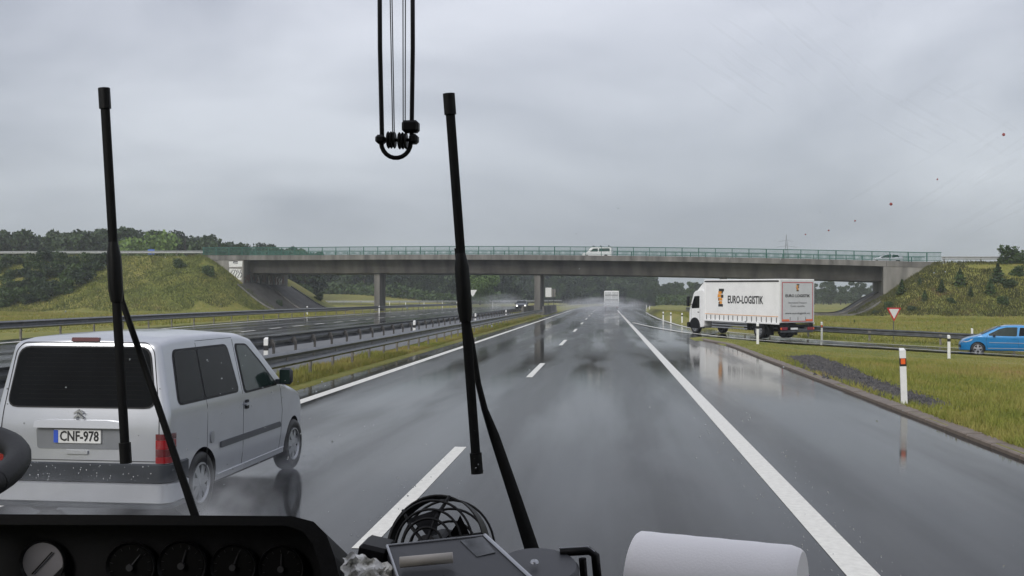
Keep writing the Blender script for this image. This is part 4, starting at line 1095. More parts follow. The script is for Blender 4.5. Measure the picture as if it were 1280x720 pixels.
    # roof seam, windscreen, mirrors
    for sd in (1, -1):
        mm = MB(); mm.box((sd*.99, 2.78, 1.22), (.16, .10, .20), PLAST, bev=.035); mm.box((sd*.90, 2.83, 1.15), (.12, .06, .06), PLAST, bev=.01)
        mr = mm.build('mirror', root, smooth=40); MB().box((sd*.99, 2.727, 1.22), (.125, .006, .16), GGLASS, bev=.002).build('mirror_glass', mr)
    V = []; Fs = []; ysn = np.linspace(2.33, 3.06, 8)
    for y in ysn:
        for u in np.linspace(-1, 1, 9):
            hwt = B.hw(y, B.zt(y)-.09)-.14; V.append((u*hwt, y+.01, B.zt(y)+.008))
    for i in range(7):
        for k in range(8): Fs.append((i*9+k, i*9+k+1, (i+1)*9+k+1, (i+1)*9+k))
    MB().add(V, Fs, DGLASS).build('windscreen', root, smooth=True)
    mm = MB()
    for y in (.74, 3.43):
        for sx in (1, -1): mm.box((sx*.60, y, .42), (.05, .66, .5), SEAM)
    mm.box((0, 2.05, .23), (1.5, 3.6, .04), SEAM); mm.build('underbody', root)
    # rain drops beading on the body back
    mm = MB(); random.seed(3); DR = pm('water_bead', (.55, .57, .6), .05, .2)
    for k in range(64):
        x, z = random.uniform(-.75, .75), random.uniform(.45, .62) if k < 60 else random.uniform(.63, 1.75)
        off = .030 if z < .62 else .001
        if 1.12 < z < 1.72: off = .016
        r_ = random.uniform(.002, .006); y = B.lean(0, z)-off
        if abs(x) > .62 and z > 1.1: continue
        mm.add([(x-r_, y, z), (x, y, z-r_*1.3), (x+r_, y, z), (x, y, z+r_), (x, y-r_*.6, z)], [(0, 1, 4), (1, 2, 4), (2, 3, 4), (3, 0, 4)], DR)
    o = mm.build('rain_beads', root, smooth=True, fix=False); o['kind'] = 'stuff'
    return root
silver_van()

def hatchback(paint, glass_lit=False):
    top = [(0, 1.02), (.10, 1.12), (.35, 1.33), (.7, 1.43), (1.3, 1.47), (1.9, 1.46), (2.3, 1.38), (2.7, 1.18), (3.1, .985), (3.3, .93), (3.6, .86), (3.85, .76), (4.03, .62)]
    B = Body(top, 4.03, 1.72, .88, .32, .22, rear_lean=.3, rz=.8, nose_in=.22, rc=.12, rr=.06, rear_in=.08); B.wr = .31
    root = empty('hatchback_car')
    B.mesh(paint, 'body', root, (.68, 3.22), .345)
    for sx in (1, -1):
        for y in (.68, 3.22): wheel(root, sx*.745, y, .31, .19, sx, spokes=5)
    B.sidep([(.42, 1.0), (.62, 1.30), (1.35, 1.36), (1.42, .94)], .006, DGLASS, 'rear_side_window', root, r=.06)
    B.sidep([(1.50, .93), (1.45, 1.37), (1.95, 1.36), (2.25, 1.28), (2.75, 1.02), (2.72, .95)], .006, GGLASS, 'door_window', root, r=.05)
    B.seam([(1.42, 1.38), (1.46, .9), (1.40, .3)], .012, root); B.seam([(2.78, 1.0), (2.86, .7), (2.78, .3)], .012, root)
    B.seam([(.95, .60), (2.72, .62)], .03, root, name='side_moulding', mat=RIM, off=.012); B.seam([(1.0, .34), (2.78, .34)], .03, root, name='sill_line', mat=RIM, off=.008)
    B.sidep([(1.52, .80), (1.52, .84), (1.68, .84), (1.68, .80)], .02, paint, 'door_handle', root, r=.01)
    for sd in (1, -1):
        mr = MB().box((sd*.93, 2.50, .99), (.2, .13, .14), DARKP, bev=.04).build('mirror', root, smooth=40)
        MB().add([(sd*(B.hw(y, z)+.012), y, z) for y, z in ((3.42, .80), (3.86, .68), (3.93, .60), (3.75, .62), (3.5, .70))], [(0, 1, 2, 3, 4)], CLEAR).build('headlight', root)
        MB().box((sd*.70, .10, .95), (.14, .08, .22), REDL, bev=.02).build('tail_lamp', root)
    V = []; Fs = []
    for y in np.linspace(2.16, 3.03, 8):
        for u in np.linspace(-1, 1, 9):
            hwt = B.hw(y, B.zt(y)-.06)-.11; V.append((u*hwt, y+.01, B.zt(y)+.007))
    for i in range(7):
        for k in range(8): Fs.append((i*9+k, i*9+k+1, (i+1)*9+k+1, (i+1)*9+k))
    MB().add(V, Fs, GGLASS).build('windscreen', root, smooth=True)
    MB().box((0, 4.0, .42), (1.2, .06, .14), SEAM, bev=.02).build('grille', root)
    mm = MB()
    for y in (.68, 3.22):
        for sx in (1, -1): mm.box((sx*.58, y, .40), (.05, .64, .46), SEAM)
    mm.build('underbody', root)
    return root, B
bc, _ = hatchback(BLUEP); tag(bc, 'bright blue hatchback on the slip road, tail cut by the picture edge', 'car')
pf, pr = at(1217, 443, 51.2), at(1279, 446, 50.4)   # near side wheels
d = Vector((pf.x-pr.x, pf.y-pr.y)); hd = math.atan2(-d.x, d.y); dn = d.normalized()
side = Vector((dn.y, -dn.x))   # right of heading
cpos = Vector((pf.x, pf.y))-dn*3.22+side*.745+Vector((.34, 0))
bc.scale = (1.04, 1.04, 1.05); bc.rotation_euler = (0, 0, hd); bc.location = (cpos.x, cpos.y, float(rampz(cpos.x, cpos.y))+.01)
dc, _ = hatchback(DARKP); dc.name = 'dark_car'; tag(dc, 'dark oncoming car with lit headlights beside the median pier', 'car')
p = at(655, 385, 150); dc.location = (p.x-.2, p.y, .41); dc.rotation_euler = (0, 0, PI+.02)
for c in kids(dc):
    if c.name.startswith('headlight'): c.hide_render = False
mm = MB(); 
for sx in (-1, 1):
    MB().lathe([(0.001, 4.06), (.10, 4.06), (.11, 3.98)], LAMP, 12, Matrix.Rotation(-PI/2, 3, 'X'), c=(sx*.6, 0, .66)).build('headlamp', dc)

# white box truck
def truck():
    rl = at(974, 418, 55.5); hdg = PSI+math.radians(25)   # rear left corner ground
    fwd = Vector((-math.sin(hdg), math.cos(hdg), 0)); rgt = Vector((math.cos(hdg), math.sin(hdg), 0))
    o = Vector((rl.x, rl.y, 0))+rgt*1.24
    root = empty('box_truck', (o.x, o.y, gz(o.x, o.y)+.06), hdg); root.location.z = -.16; root.rotation_euler = (0.012, 0, hdg)
    tag(root, 'white curtain sided truck turning onto the motorway from the slip road', 'truck')
    H = 3.32; zb = .93; Lb = 7.0
    BW = pm('white_curtain', (.88, .875, .855), .45, var=.05, scale=1.5, coat=.1, bump=.15, bscale=1.5)
    MB().box((0, Lb/2, (H+zb)/2), (2.44, Lb-.02, H-zb), BW, bev=.02).build('cargo_body', root)
    MB().box((0, Lb/2, H+.03), (2.47, Lb+.02, .09), WHITEP, bev=.02).build('roof_frame', root)
    mm = MB()
    for sx in (-1, 1): mm.box((sx*1.235, Lb/2, H-.05), (.03, Lb-.1, .07), SEAM)
    mm.build('curtain_rail', root)
    # curtain folds, straps
    for sx in (-1, 1):
        for k in range(16):
            y = .25+k*(Lb-.5)/15
            MB().box((sx*1.236, y, zb+.16), (.02, .045, .30), SEAM if k % 1 else GREYP, bev=.003).build('strap', root)
        MB().box((sx*1.232, Lb/2, zb+.36), (.012, Lb-.2, .025), ORP).build('curtain_seam', root)
        MB().box((sx*1.25, Lb/2, zb-.03), (.06, Lb, .10), WHITEP, bev=.01).build('side_rail', root)
        MB().box((sx*1.225, .05, (H+zb)/2), (.035, .10, H-zb), WHITEP, bev=.01).build('corner_post', root)
        MB().box((sx*1.225, Lb-.05, (H+zb)/2), (.035, .10, H-zb), WHITEP, bev=.01).build('corner_post', root)
    # rear doors with red border
    BRD = pm('faded_red_border', (.50, .13, .14), .5)
    dr = MB().box((0, -.02, (H+zb)/2), (2.34, .05, H-zb-.06), pm('door_panel', (.60, .61, .61), .5, var=.04), bev=.01).build('rear_door', root)
    mm = MB(); z0, z1 = zb+.10, H-.12
    for x in (-1.08, 1.08): mm.box((x, -.048, (z0+z1)/2), (.05, .006, z1-z0), BRD)
    for z in (z0, z1): mm.box((0, -.0485, z), (2.16, .006, .05), BRD)
    mm.build('red_border', dr)
    for x in (-.83, .83): MB().box((x, -.052, zb+.17), (.50, .006, .09), pm('orange_panel', (.85, .18, .05), .5), bev=.001).build('warning_panel', dr)
    mm = MB()
    for x in (-.55, -.0, .55): mm.tube([(x+.03, -.052, zb+.15), (x+.03, -.052, zb+.34)], .012, GREYP, n=5)
    mm.build('locking_bar', dr)
    Mr = lambda x, z: Matrix.Translation((x, -.056, z)) @ Matrix.Rotation(PI/2, 4, 'X')
    add_text(dr, 'EURO LOGISTIK', .22, BLK, Mr(0, zb+1.52), width=1.75, bold=.004)
    add_text(dr, 'International Transport', .14, pm('grey_print', (.2, .2, .21), .5), Mr(0, zb+1.14), width=1.3)
    add_text(dr, 'Česká republika', .14, MATS['grey_print'], Mr(0, zb+.95), width=1.0)
    add_text(dr, 'www.eurologistik.eu', .15, BLK, Mr(0, zb+.55), width=1.75)
    def emblem(par, M, s):
        mm = MB()
        def q(x, z, w_, h, mt, y=0): mm.add([M @ Vector(v) for v in [(x-w_/2, y, z-h/2), (x+w_/2, y, z-h/2), (x+w_/2, y, z+h/2), (x-w_/2, y, z+h/2)]], [(0, 1, 2, 3)], mt)
        q(.06*s, .40*s, .44*s, .14*s, BLK); q(-.05*s, .27*s, .30*s, .14*s, ORP); q(.12*s, .28*s, .14*s, .12*s, BLK)
        q(-.10*s, .10*s, .32*s, .16*s, ORP); q(.13*s, .08*s, .20*s, .16*s, BLK); q(-.04*s, -.08*s, .36*s, .14*s, ORP); q(-.16*s, -.08*s, .08*s, .16*s, BLK)
        q(0, -.25*s, .24*s, .14*s, ORP); q(0, -.40*s, .40*s, .13*s, BLK); q(-.13*s, -.27*s, .10*s, .1*s, BLK)
        mm.build('emblem', par, fix=False)
    emblem(dr, Matrix.Translation((0, -.056, zb+1.98)), .42)
    # left side lettering (faces -x)
    Ms = lambda y, z: Matrix.Translation((-1.2285, y, z)) @ Matrix.Rotation(-PI/2, 4, 'Z') @ Matrix.Rotation(PI/2, 4, 'X')
    add_text(root, 'EURO-LOGISTIK', .62, BLK, Ms(3.05, zb+1.24), width=3.25, bold=.016)
    emblem(root, Matrix.Translation((-1.2305, 5.35, zb+1.36)) @ Matrix.Rotation(-PI/2, 4, 'Z'), 1.15)
    # cab
    hx = 1.14
    prof = [(7.15, .55), (7.15, 2.65), (7.35, 2.78), (8.05, 2.70), (8.25, 2.58), (8.62, 1.75), (8.72, 1.45), (8.75, .50), (8.60, .36), (7.9, .36), (7.2, .45)]
    cab = MB().prism([(a, b) for a, b in rpoly(prof, .10, 3)], -hx, hx, WHITEP, axis='x').build('cab', root)
    bmd = cab.modifiers.new('b', 'BEVEL'); bmd.width = .05; bmd.segments = 2
    for sx in (-1, 1):
        MB().prism(rpoly([(7.62, 1.62), (7.62, 2.38), (8.16, 2.36), (8.48, 1.66), (8.40, 1.58)], .06), sx*(hx+.004), sx*(hx-.02), DGLASS, axis='x').build('cab_window', root)
        mm = MB(); mm.box((sx*(hx+.22), 8.52, 2.02), (.20, .14, .62), BLACKM, bev=.04); mm.tube([(sx*hx, 8.4, 2.3), (sx*(hx+.2), 8.5, 2.3)], .02, BLACKM, n=6); mm.tube([(sx*hx, 8.4, 1.85), (sx*(hx+.2), 8.5, 1.8)], .02, BLACKM, n=6); mm.build('wing_mirror', root)
        mm = MB()
        for (a, b) in ((7.58, 7.58), (8.5, 8.5)): mm.tube([(sx*(hx+.002), a, .8), (sx*(hx+.002), b, 1.6)], .008, SEAM, n=5)
        mm.build('door_gap', root)
        MB().box((sx*(hx+.012), 7.72, 1.36), (.03, .16, .05), BLACKM, bev=.01).build('door_handle', root)
        MB().prism([(8.1+.56*math.cos(a), .46+.56*math.sin(a)) for a in np.linspace(-.2, PI+.2, 16)], sx*(hx+.02), sx*(hx-.35), BLACKM, axis='x').build('wheel_arch', root)
        MB().box((sx*(hx-.02), 8.70, .55), (.34, .2, .34), BLACKM, bev=.05).build('front_corner', root)
    V = [(-hx+.12, 8.275, 2.52), (hx-.12, 8.275, 2.52), (hx-.1, 8.655, 1.70), (-hx+.1, 8.655, 1.70)]
    MB().add([(x, y+.012, z) for x, y, z in V], [(0, 1, 2, 3)], DGLASS).build('windscreen', root)
    MB().box((0, 8.78, 1.1), (1.6, .04, .5), GREYP, bev=.01).build('grille', root)
    # roof deflector
    MB().prism(rpoly([(7.2, 2.70), (7.18, 3.30), (7.35, 3.30), (8.1, 2.72)], .05), -.95, .95, WHITEP, axis='x').build('roof_deflector', root)
    # chassis
    mm = MB()
    for x in (-.45, .45): mm.box((x, 3.9, .74), (.10, 7.9, .22), BLACKM)
    for y in (.4, 2.5, 4.5, 6.4): mm.box((0, y, .74), (.9, .12, .16), BLACKM)
    for y in (1.9, 8.1): mm.tube([(-.9, y, .45), (.9, y, .45)], .09, BLACKM, n=8)
    mm.build('chassis', root)
    for sx in (-1, 1):
        for z in (.50, .66, .80): MB().box((sx*1.17, 4.6, z), (.03, 3.4, .085), RIM, bev=.01).build('side_guard', root)
        for x_, y in ((sx*1.02, 1.9), (sx*1.02, 8.1)): 
            w_ = wheel(root, x_, y, .46, .26, sx, spokes=6)
        wheel(root, sx*.70, 1.9, .46, .26, sx, spokes=6)
        MB().prism([(1.9+.58*math.cos(a), .50+.58*math.sin(a)) for a in np.linspace(.15, PI-.15, 12)], sx*1.16, sx*1.02, BLACKM, axis='x').build('mudguard', root)
        MB().box((sx*.55, 3.3, .62), (.5, .8, .42), BLACKM, bev=.05).build('tank', root)
        mm = MB(); mm.box((sx*.92, -.06, .62), (.40, .06, .16), REDL, bev=.01); mm.build('tail_lamp', root)
        MB().box((sx*1.12, -.05, .62), (.14, .05, .12), ORNG, bev=.01).build('indicator_lamp', root)
        MB().box((sx*.85, 1.15, .45), (.36, .02, .5), BLACKM).build('mudflap', root)
    MB().box((0, .0, .46), (2.3, .10, .13), GALV, bev=.02).build('rear_bumper', root)
    MB().box((0, .02, .78), (2.3, .12, .16), BLACKM, bev=.02).build('rear_crossbeam', root)
    MB().box((-.25, -.075, .62), (.50, .01, .11), WPL).build('number_plate', root)
truck()

# distant white truck on the road ahead
p = at(764.5, 383, 178); dt = empty('distant_truck', (p.x, p.y, 0), 0); tag(dt, 'distant white box truck ahead in our lane, in its own spray', 'truck')
H = at(764, 363.6, 178).z
MB().box((0, 3.5, (H+.95)/2), (2.6, 7, H-.95), WHITEP, bev=.04).build('cargo_body', dt)
MB().box((0, -.02, .80), (2.5, .10, .22), WPL, bev=.02).build('rear_bumper', dt)
mm = MB()
for x in (-.62, .62): mm.box((x, -.01, (H+.95)/2), (1.15, .03, H-1.3), pm('grey_door', (.55, .56, .56), .5))
mm.build('rear_door', dt)
for z in (H-.75, 1.9): MB().box((0, -.035, z), (2.3, .02, .10), GREYP).build('door_rail', dt)
for sx in (-1, 1):
    wheel(dt, sx*1.05, 1.4, .46, .28, sx); wheel(dt, sx*1.05, 6.4, .46, .28, sx); MB().box((sx*1.0, -.05, .6), (.3, .05, .12), REDL).build('tail_lamp', dt)
MB().box((0, 7.9, 1.6), (2.4, 1.6, 2.3), WHITEP, bev=.1).build('cab', dt)

# white van with roof rack on the bridge, facing left
def bridge_van():
    top = [(0, 1.74), (.3, 1.80), (2.6, 1.80), (2.95, 1.68), (3.35, 1.15), (3.5, 1.06), (4.0, .92), (4.15, .7)]
    B = Body(top, 4.15, 1.75, 1.05, .15, .25, rear_lean=.06, rz=.95, nose_in=.15, rc=.08, rr=.07); B.wr = .32
    s0 = bs(*at(765, 318, 137).xy)[0]; c = bw(s0, DW-4.0, float(bz(s0))-.2)
    hd = math.atan2(-(-BD.x), -BD.y); root = empty('white_van', c, hd); tag(root, 'white van with a roof rack driving over the bridge behind the railing', 'van')
    B.mesh(WHITEP, 'body', root, (.8, 3.4), .36)
    for sx in (1, -1):
        for y in (.8, 3.4): wheel(root, sx*.75, y, .32, .2, sx)
    B.sidep([(.25, 1.12), (.28, 1.56), (1.75, 1.56), (1.75, 1.12)], .006, GGLASS, 'side_window', root, r=.05)
    B.sidep([(1.88, 1.12), (1.88, 1.56), (2.55, 1.54), (3.0, 1.12)], .006, DGLASS, 'door_window', root, r=.05)
    V = []
    for y, z in ((2.98, 1.66), (3.33, 1.19)): V += [(-.62, y+.02, z+.012), (.62, y+.02, z+.012)]
    MB().add(V, [(0, 1, 3, 2)], DGLASS).build('windscreen', root)
    for y in (.45, 1.6, 2.6):
        mm = MB(); mm.tube([(-.7, y, 1.93), (.7, y, 1.93)], .035, BLACKM, n=6)
        for sx in (-1, 1): mm.box((sx*.62, y, 1.88), (.08, .08, .16), BLACKM)
        mm.build('rack_bar', root)
bridge_van()
s0 = bs(*at(1113, 318, 124).xy)[0]
wc, _ = hatchback(SILVER); wc.name = 'silver_car'; tag(wc, 'pale silver car driving over the right end of the bridge', 'car')
wc.location = bw(s0+2, DW-4, float(bz(s0))-.2); wc.rotation_euler = (0, 0, math.atan2(BD.x, -BD.y)); 

# ------------------------------------------------------------------ the coach we sit in
coach = empty('coach', (0, 0, 0)); tag(coach, 'dark coach cab around the camera with wipers, dashboard and windscreen', 'coach')
LINER = pm('cab_lining', (.02, .02, .022), .85)
mm = MB()
mm.box((0, -3.1, 3.28), (2.5, 6.9, .06), LINER); mm.build('roof', coach)
for sx in (-1, 1):
    MB().box((sx*1.27, -2.6, .85), (.05, 7.9, 1.7), LINER).build('side_wall', coach)
    MB().box((sx*1.27, -3.6, 2.45), (.05, 5.9, 1.64), LINER).build('side_wall', coach)
MB().box((0, -6.5, 1.7), (2.5, .05, 3.2), LINER).build('rear_wall', coach)
MB().box((0, -2.6, .55), (2.5, 7.9, .06), LINER).build('cab_floor', coach)
MB().box((0, 1.36, .75), (2.5, .10, 1.0), LINER, bev=.03).build('front_panel', coach)
# windscreen pane
GL = bpy.data.materials.new('windscreen_glass'); GL.use_nodes = True; g_ = GL.node_tree; g_.nodes.clear()
o_ = g_.nodes.new('ShaderNodeOutputMaterial'); t_ = g_.nodes.new('ShaderNodeBsdfTransparent'); t_.inputs[0].default_value = (.965, .975, .97, 1); g_.links.new(t_.outputs[0], o_.inputs[0])
def wy(z): return 1.46-.10*(z-1.25)
MB().add([(-1.24, wy(1.25), 1.25), (1.24, wy(1.25), 1.25), (1.24, wy(3.25), 3.25), (-1.24, wy(3.25), 3.25)], [(0, 1, 2, 3)], GL).build('windscreen', coach)
# drops on the glass
def pane_hit(px, py):
    v = VF+(px-640)/F*VR-(py-360)/F*VU   # y = 1.46-.1(z-1.25)
    t = (1.46-.1*(HC-1.25))/(v.y+.1*v.z); return CP+v*t
DROP = pm('rain_drop', (.92, .94, .96), .03, var=.01, trans=1.0, spec=.5); DROP.node_tree.nodes['Principled BSDF'].inputs['IOR'].default_value = 1.16
RDROP = pm('red_reflection_drop', (.75, .12, .10), .1, var=.05, trans=.5)  # reflected brake light put into the colour of these drops
random.seed(11); mm = MB()
def drop(p, r, mat, sy=1.0):
    V = [p+Vector((0, .002+r*.5, 0))]; n = 7
    for k in range(n):
        a = 2*PI*k/n; V.append(p+Vector((math.cos(a)*r*random.uniform(.8, 1.1), .002+r*.28, math.sin(a)*r*sy)) if False else p+Vector((math.cos(a)*r, .001, math.sin(a)*r*sy)))
    for k in range(n):
        a = 2*PI*k/n; V.append(p+Vector((math.cos(a)*r*.7, .001+r*.4, math.sin(a)*r*.7*sy)))
    Fs = [(1+k, 1+(k+1) % n, 8+(k+1) % n, 8+k) for k in range(n)]+[(8+k, 8+(k+1) % n, 0) for k in range(n)]
    mm.add(V, Fs, mat)
for k in range(300):
    u = random.random()
    if u < .2: px, py = random.gauss(330, 70), random.gauss(520, 60)
    elif u < .35: t = random.random(); px, py = 465+t*120+random.choice([-34, 28])+random.gauss(0, 7), 680-t*110+random.gauss(0, 6)
    elif u < .7: t = random.random(); px, py = 880+t*200+random.choice([-30, 36])+random.gauss(0, 7), 500+t*220+random.gauss(0, 6)
    elif u < .78: px, py = random.gauss(1090, 12), random.gauss(20, 10)
    else: px, py = random.uniform(0, 1280), random.uniform(200, 720)
    drop(pane_hit(px, py), random.choice([.0004, .0006, .0007, .0009, .0013]), DROP, random.uniform(.8, 1.4))
for px, py, r in ((1255, 168, .0022), (1114, 255, .0022), (1172, 224, .0012), (1069, 276, .0012), (1036, 288, .0012), (1007, 293, .0010)):
    drop(pane_hit(px, py), r, RDROP)
o = mm.build('rain_drops', coach, smooth=True, fix=False); o['kind'] = 'stuff'

SM = bpy.data.materials.new('water_smear'); SM.use_nodes = True; q_ = SM.node_tree; q_.nodes.clear()
o_ = q_.nodes.new('ShaderNodeOutputMaterial'); m_ = q_.nodes.new('ShaderNodeMixShader'); t_ = q_.nodes.new('ShaderNodeBsdfTransparent'); d_ = q_.nodes.new('ShaderNodeBsdfTranslucent'); d_.inputs[0].default_value = (1, 1, 1, 1)
m_.inputs[0].default_value = .028; q_.links.new(t_.outputs[0], m_.inputs[1]); q_.links.new(d_.outputs[0], m_.inputs[2]); q_.links.new(m_.outputs[0], o_.inputs[0])
mm = MB(); random.seed(19)
for cxx, cyy, nn, sl_, ln_ in ((920, 70, 16, .75, 70), (1010, 55, 8, .9, 45), (1150, 120, 14, .55, 80), (1230, 190, 8, -.6, 60), (1190, 270, 12, -.55, 90), (1000, 30, 5, .8, 40)):
    for k in range(nn):
        x0, y0 = cxx+random.gauss(0, 45), cyy+random.gauss(0, 28); l = ln_*random.uniform(.4, 1); wd_ = random.uniform(1.2, 4.0); cv = random.uniform(-6, 6)
        P = [pane_hit(x0+l*t, y0+l*t*sl_+cv*t*t) for t in (0, .25, .5, .75, 1)]; V = []
        for i, p in enumerate(P):
            hh = wd_*.0011*math.sin(PI*(i+.5)/5.5); V += [p+Vector((0, .0025+.00001*k, hh)), p+Vector((0, .0025+.00001*k, -hh))]
        mm.add(V, [(2*i, 2*i+1, 2*i+3, 2*i+2) for i in range(4)], SM)
o = mm.build('water_smears', coach, fix=False); o['kind'] = 'stuff'
# wipers
def wiper(pts_blade, wpx, arm, armw, sleeve, d, label, tip):
    w_ = empty('wiper', (0, 0, 0)); w_.parent = coach; w_['label'] = label
    B0, B1 = at(*pts_blade[0], d), at(*pts_blade[1], d+.0); s = d/F
    def along(t): return B0+(B1-B0)*t
    fl = (.55, tuple(VF))
    MB().tube([along(t) for t in np.linspace(.01, .99, 12)], [wpx*s/2]*12, BLACK, n=8, flat=(.7, tuple(VF))).build('blade', w_, smooth=50)
    for a, b in ((0, .055), (.945, 1)): MB().tube([along(a), along(b)], wpx*s/2*1.28, BLACKM, n=8, flat=(.8, tuple(VF))).build('end_cap', w_, smooth=50)
    MB().tube([along(sleeve[0]), along(sleeve[0]+.04), along(sleeve[1]-.03), along(sleeve[1])], [wpx*s*.5, wpx*s*.78, wpx*s*.78, wpx*s*.6], BLACKM, n=8, flat=(.9, tuple(VF))).build('blade_holder', w_, smooth=50)
    A = [at(x, y, d+.03) for x, y in arm]
    MB().tube(A, [q*s/2 for q in armw], BLACKM, n=8, flat=(.6, tuple(VF))).build('arm', w_, smooth=50)
wiper(((130, 110), (157.5, 579)), 11.5, [(141, 290), (146, 330), (152, 375), (178, 450), (212, 550), (244, 645), (262, 700)], [8, 8, 8, 8.5, 9.5, 11, 12], (.41, .57), 1.52, 'left wiper standing upright before the silver van', 0)
wiper(((561, 117), (596.5, 592)), 12.5, [(572, 310), (578, 370), (590, 430), (598, 480), (606, 512), (618, 545), (645, 625), (666, 690), (676, 720)], [9, 9, 8, 8, 9, 14, 17, 20, 20], (.42, .60), 1.52, 'right wiper standing upright over the middle of the road', 0)

# instrument panel
def cabpoly(pts, d): return [at(x, y, d) for x, y in pts]
outl = [(-260, 641), (365, 645), (392, 652), (408, 668), (418, 695), (424, 722), (430, 800), (-260, 800)]
ip = MB()
f0, f1 = cabpoly(outl, 1.10), cabpoly(outl, 1.03); bk = [p+Vector((0, .20, -.10)) for p in f0]
n = len(outl)
inn = [(-260, 655), (358, 657), (378, 664), (391, 680), (399, 705), (406, 735), (412, 800), (-260, 800)]
fi = cabpoly(inn, 1.03); fib = cabpoly(inn, 1.075)
def ring(a, b, mb, mat, o1=0):
    mb.add(list(a)+list(b), [(i, (i+1) % n, n+(i+1) % n, n+i) for i in range(n)], mat)
ring(f1, fi, ip, DASH); ring(fi, fib, ip, DASH); ip.add(fib, [tuple(range(n))], DASH); ring(f1, f0, ip, DASH); ring(f0, bk, ip, DASH); ip.add(bk, [tuple(range(n))], DASH)
ipo = ip.build('instrument_panel', coach)
GN = pm('gauge_face', (.004, .004, .004), .5, spec=.2); GB = pm('gauge_bezel', (.012, .012, .013), .5, .2); ND = pm('gauge_needle', (.04, .04, .043), .6)
Rg = RM @ Matrix.Rotation(0, 3, 'X')
for gx, gy, gr_, lit, na in ((54, 703, 25, 1, 0), (164, 708, 27, 0, .9), (228, 706, 27, 0, 1.3), (292, 708, 25, 0, 1.2), (352, 710, 25, 0, 1.55)):
    c = at(gx, gy, 1.068); r = gr_*1.07/F; g = MB()
    g.lathe([(r, 0), (r*1.12, .004), (r*1.16, 0)], GB, 28, Rg, c); g.lathe([(r, .001), (0.0005, .001)], pm('reflection_dial_face', (.30, .29, .31), .35) if lit else GN, 28, Rg, c)  # pale dial colour stands in for a bright reflection on the clock
    c2 = c-VF*.003; dv = VR*math.cos(na)+VU*math.sin(na)
    if not lit:
        g.tube([c2-dv*r*.1, c2+dv*r*.75], [r*.05, r*.02], ND, n=5); g.lathe([(r*.16, 0), (r*.16, .003), (0.0003, .003)], ND, 12, Rg, c2)
        for k in range(11):
            a = -.6+k*.44; dd = VR*math.cos(a)+VU*math.sin(a); g.tube([c2+dd*r*.82, c2+dd*r*.95], r*.015, ND, n=3)
    else:
        g.tube([c2-(VR+VU*1.1)*r*.5, c2+(VR+VU*1.1)*r*.5], r*.04, GN, n=4); g.add([c2+VR*r*.2-VU*r*1.0, c2+VR*r*1.0-VU*r*.2, c2+VR*r*1.25-VU*r*.9], [(0, 1, 2)], DASH)
    g.build('gauge', ipo)
# dash top
MB().box((0, 1.22, 1.70), (2.45, .42, .04), DASH, bev=.01).build('dashboard', coach)
# steering wheel
sw = empty('steering_wheel', (0, 0, 0)); sw.parent = coach
c = at(-276, 603, 1.08); Rr = .232; v1 = VR; tau = math.radians(6.5); v2 = (VF*math.cos(tau)+VU*math.sin(tau))
MB().tube([c+v1*Rr*math.cos(a)+v2*Rr*math.sin(a) for a in np.linspace(0, 2*PI, 65)], .0145, DASH, n=12, cap=False).build('rim', sw, smooth=True)
for a in (-.05, 2.2, 4.1): MB().tube([c-VU*.03, c+(v1*math.cos(a)+v2*math.sin(a))*Rr*.5-VU*.02, c+(v1*math.cos(a)+v2*math.sin(a))*Rr], .011, DASH, n=8).build('spoke', sw, smooth=True)
MB().lathe([(.001, .03), (.06, .02), (.07, -.03)], DASH, 20, None, c-VU*.03).build('hub', sw, smooth=True)
# blind guide loop at the top
bg_ = empty('blind_guide', (0, 0, 0)); bg_.parent = coach; bg_['label'] = 'hanging black U shaped wire guide with cords'
dB = 1.25; s = dB/F
pts = [(474, -120), (475, 60), (477.5, 170)]+[(495+18.5*math.cos(a), 178-18.5*math.sin(a)*1.05) for a in np.linspace(PI, 2*PI, 12)]+[(514.5, 170), (516, 60), (515.5, -120)]
MB().tube([at(x, y, dB) for x, y in pts], 2.9*s, BLACKM, n=10).build('tube_loop', bg_, smooth=True)
for a, b in (((485.5, -120), (491, 172)), ((488, -120), (493, 172)), ((503.5, -120), (504, 160)), ((507, -120), (506.5, 160))): MB().tube([at(*a, dB), at(*b, dB)], .75*s, GREYP, n=5).build('cord', bg_)
mm = MB()
for x0, x1, y0, y1 in ((470, 482, 169, 180), (503, 524, 151, 166), (512, 523, 168, 180)):
    MB().box(at((x0+x1)/2, (y0+y1)/2, dB), ((x1-x0)*s, .016, (y1-y0)*s), BLACKM, bev=.003).build('clamp', bg_)
for x in (485.5, 489, 493, 499.5, 503.5, 507.5):
    MB().lathe([(.001, -.0013), (9.5*s, -.0013), (11*s, 0), (9.5*s, .0013), (.001, .0013)], BLACKM, 16, Matrix.Rotation(PI/2, 3, 'Y'), at(x, 175 if x < 497 else 176, dB)).build('pulley', bg_)
MB().tube([at(481, 175, dB), at(512, 175, dB)], 2.2*s, BLACKM, n=8).build('pulley_pin', bg_)

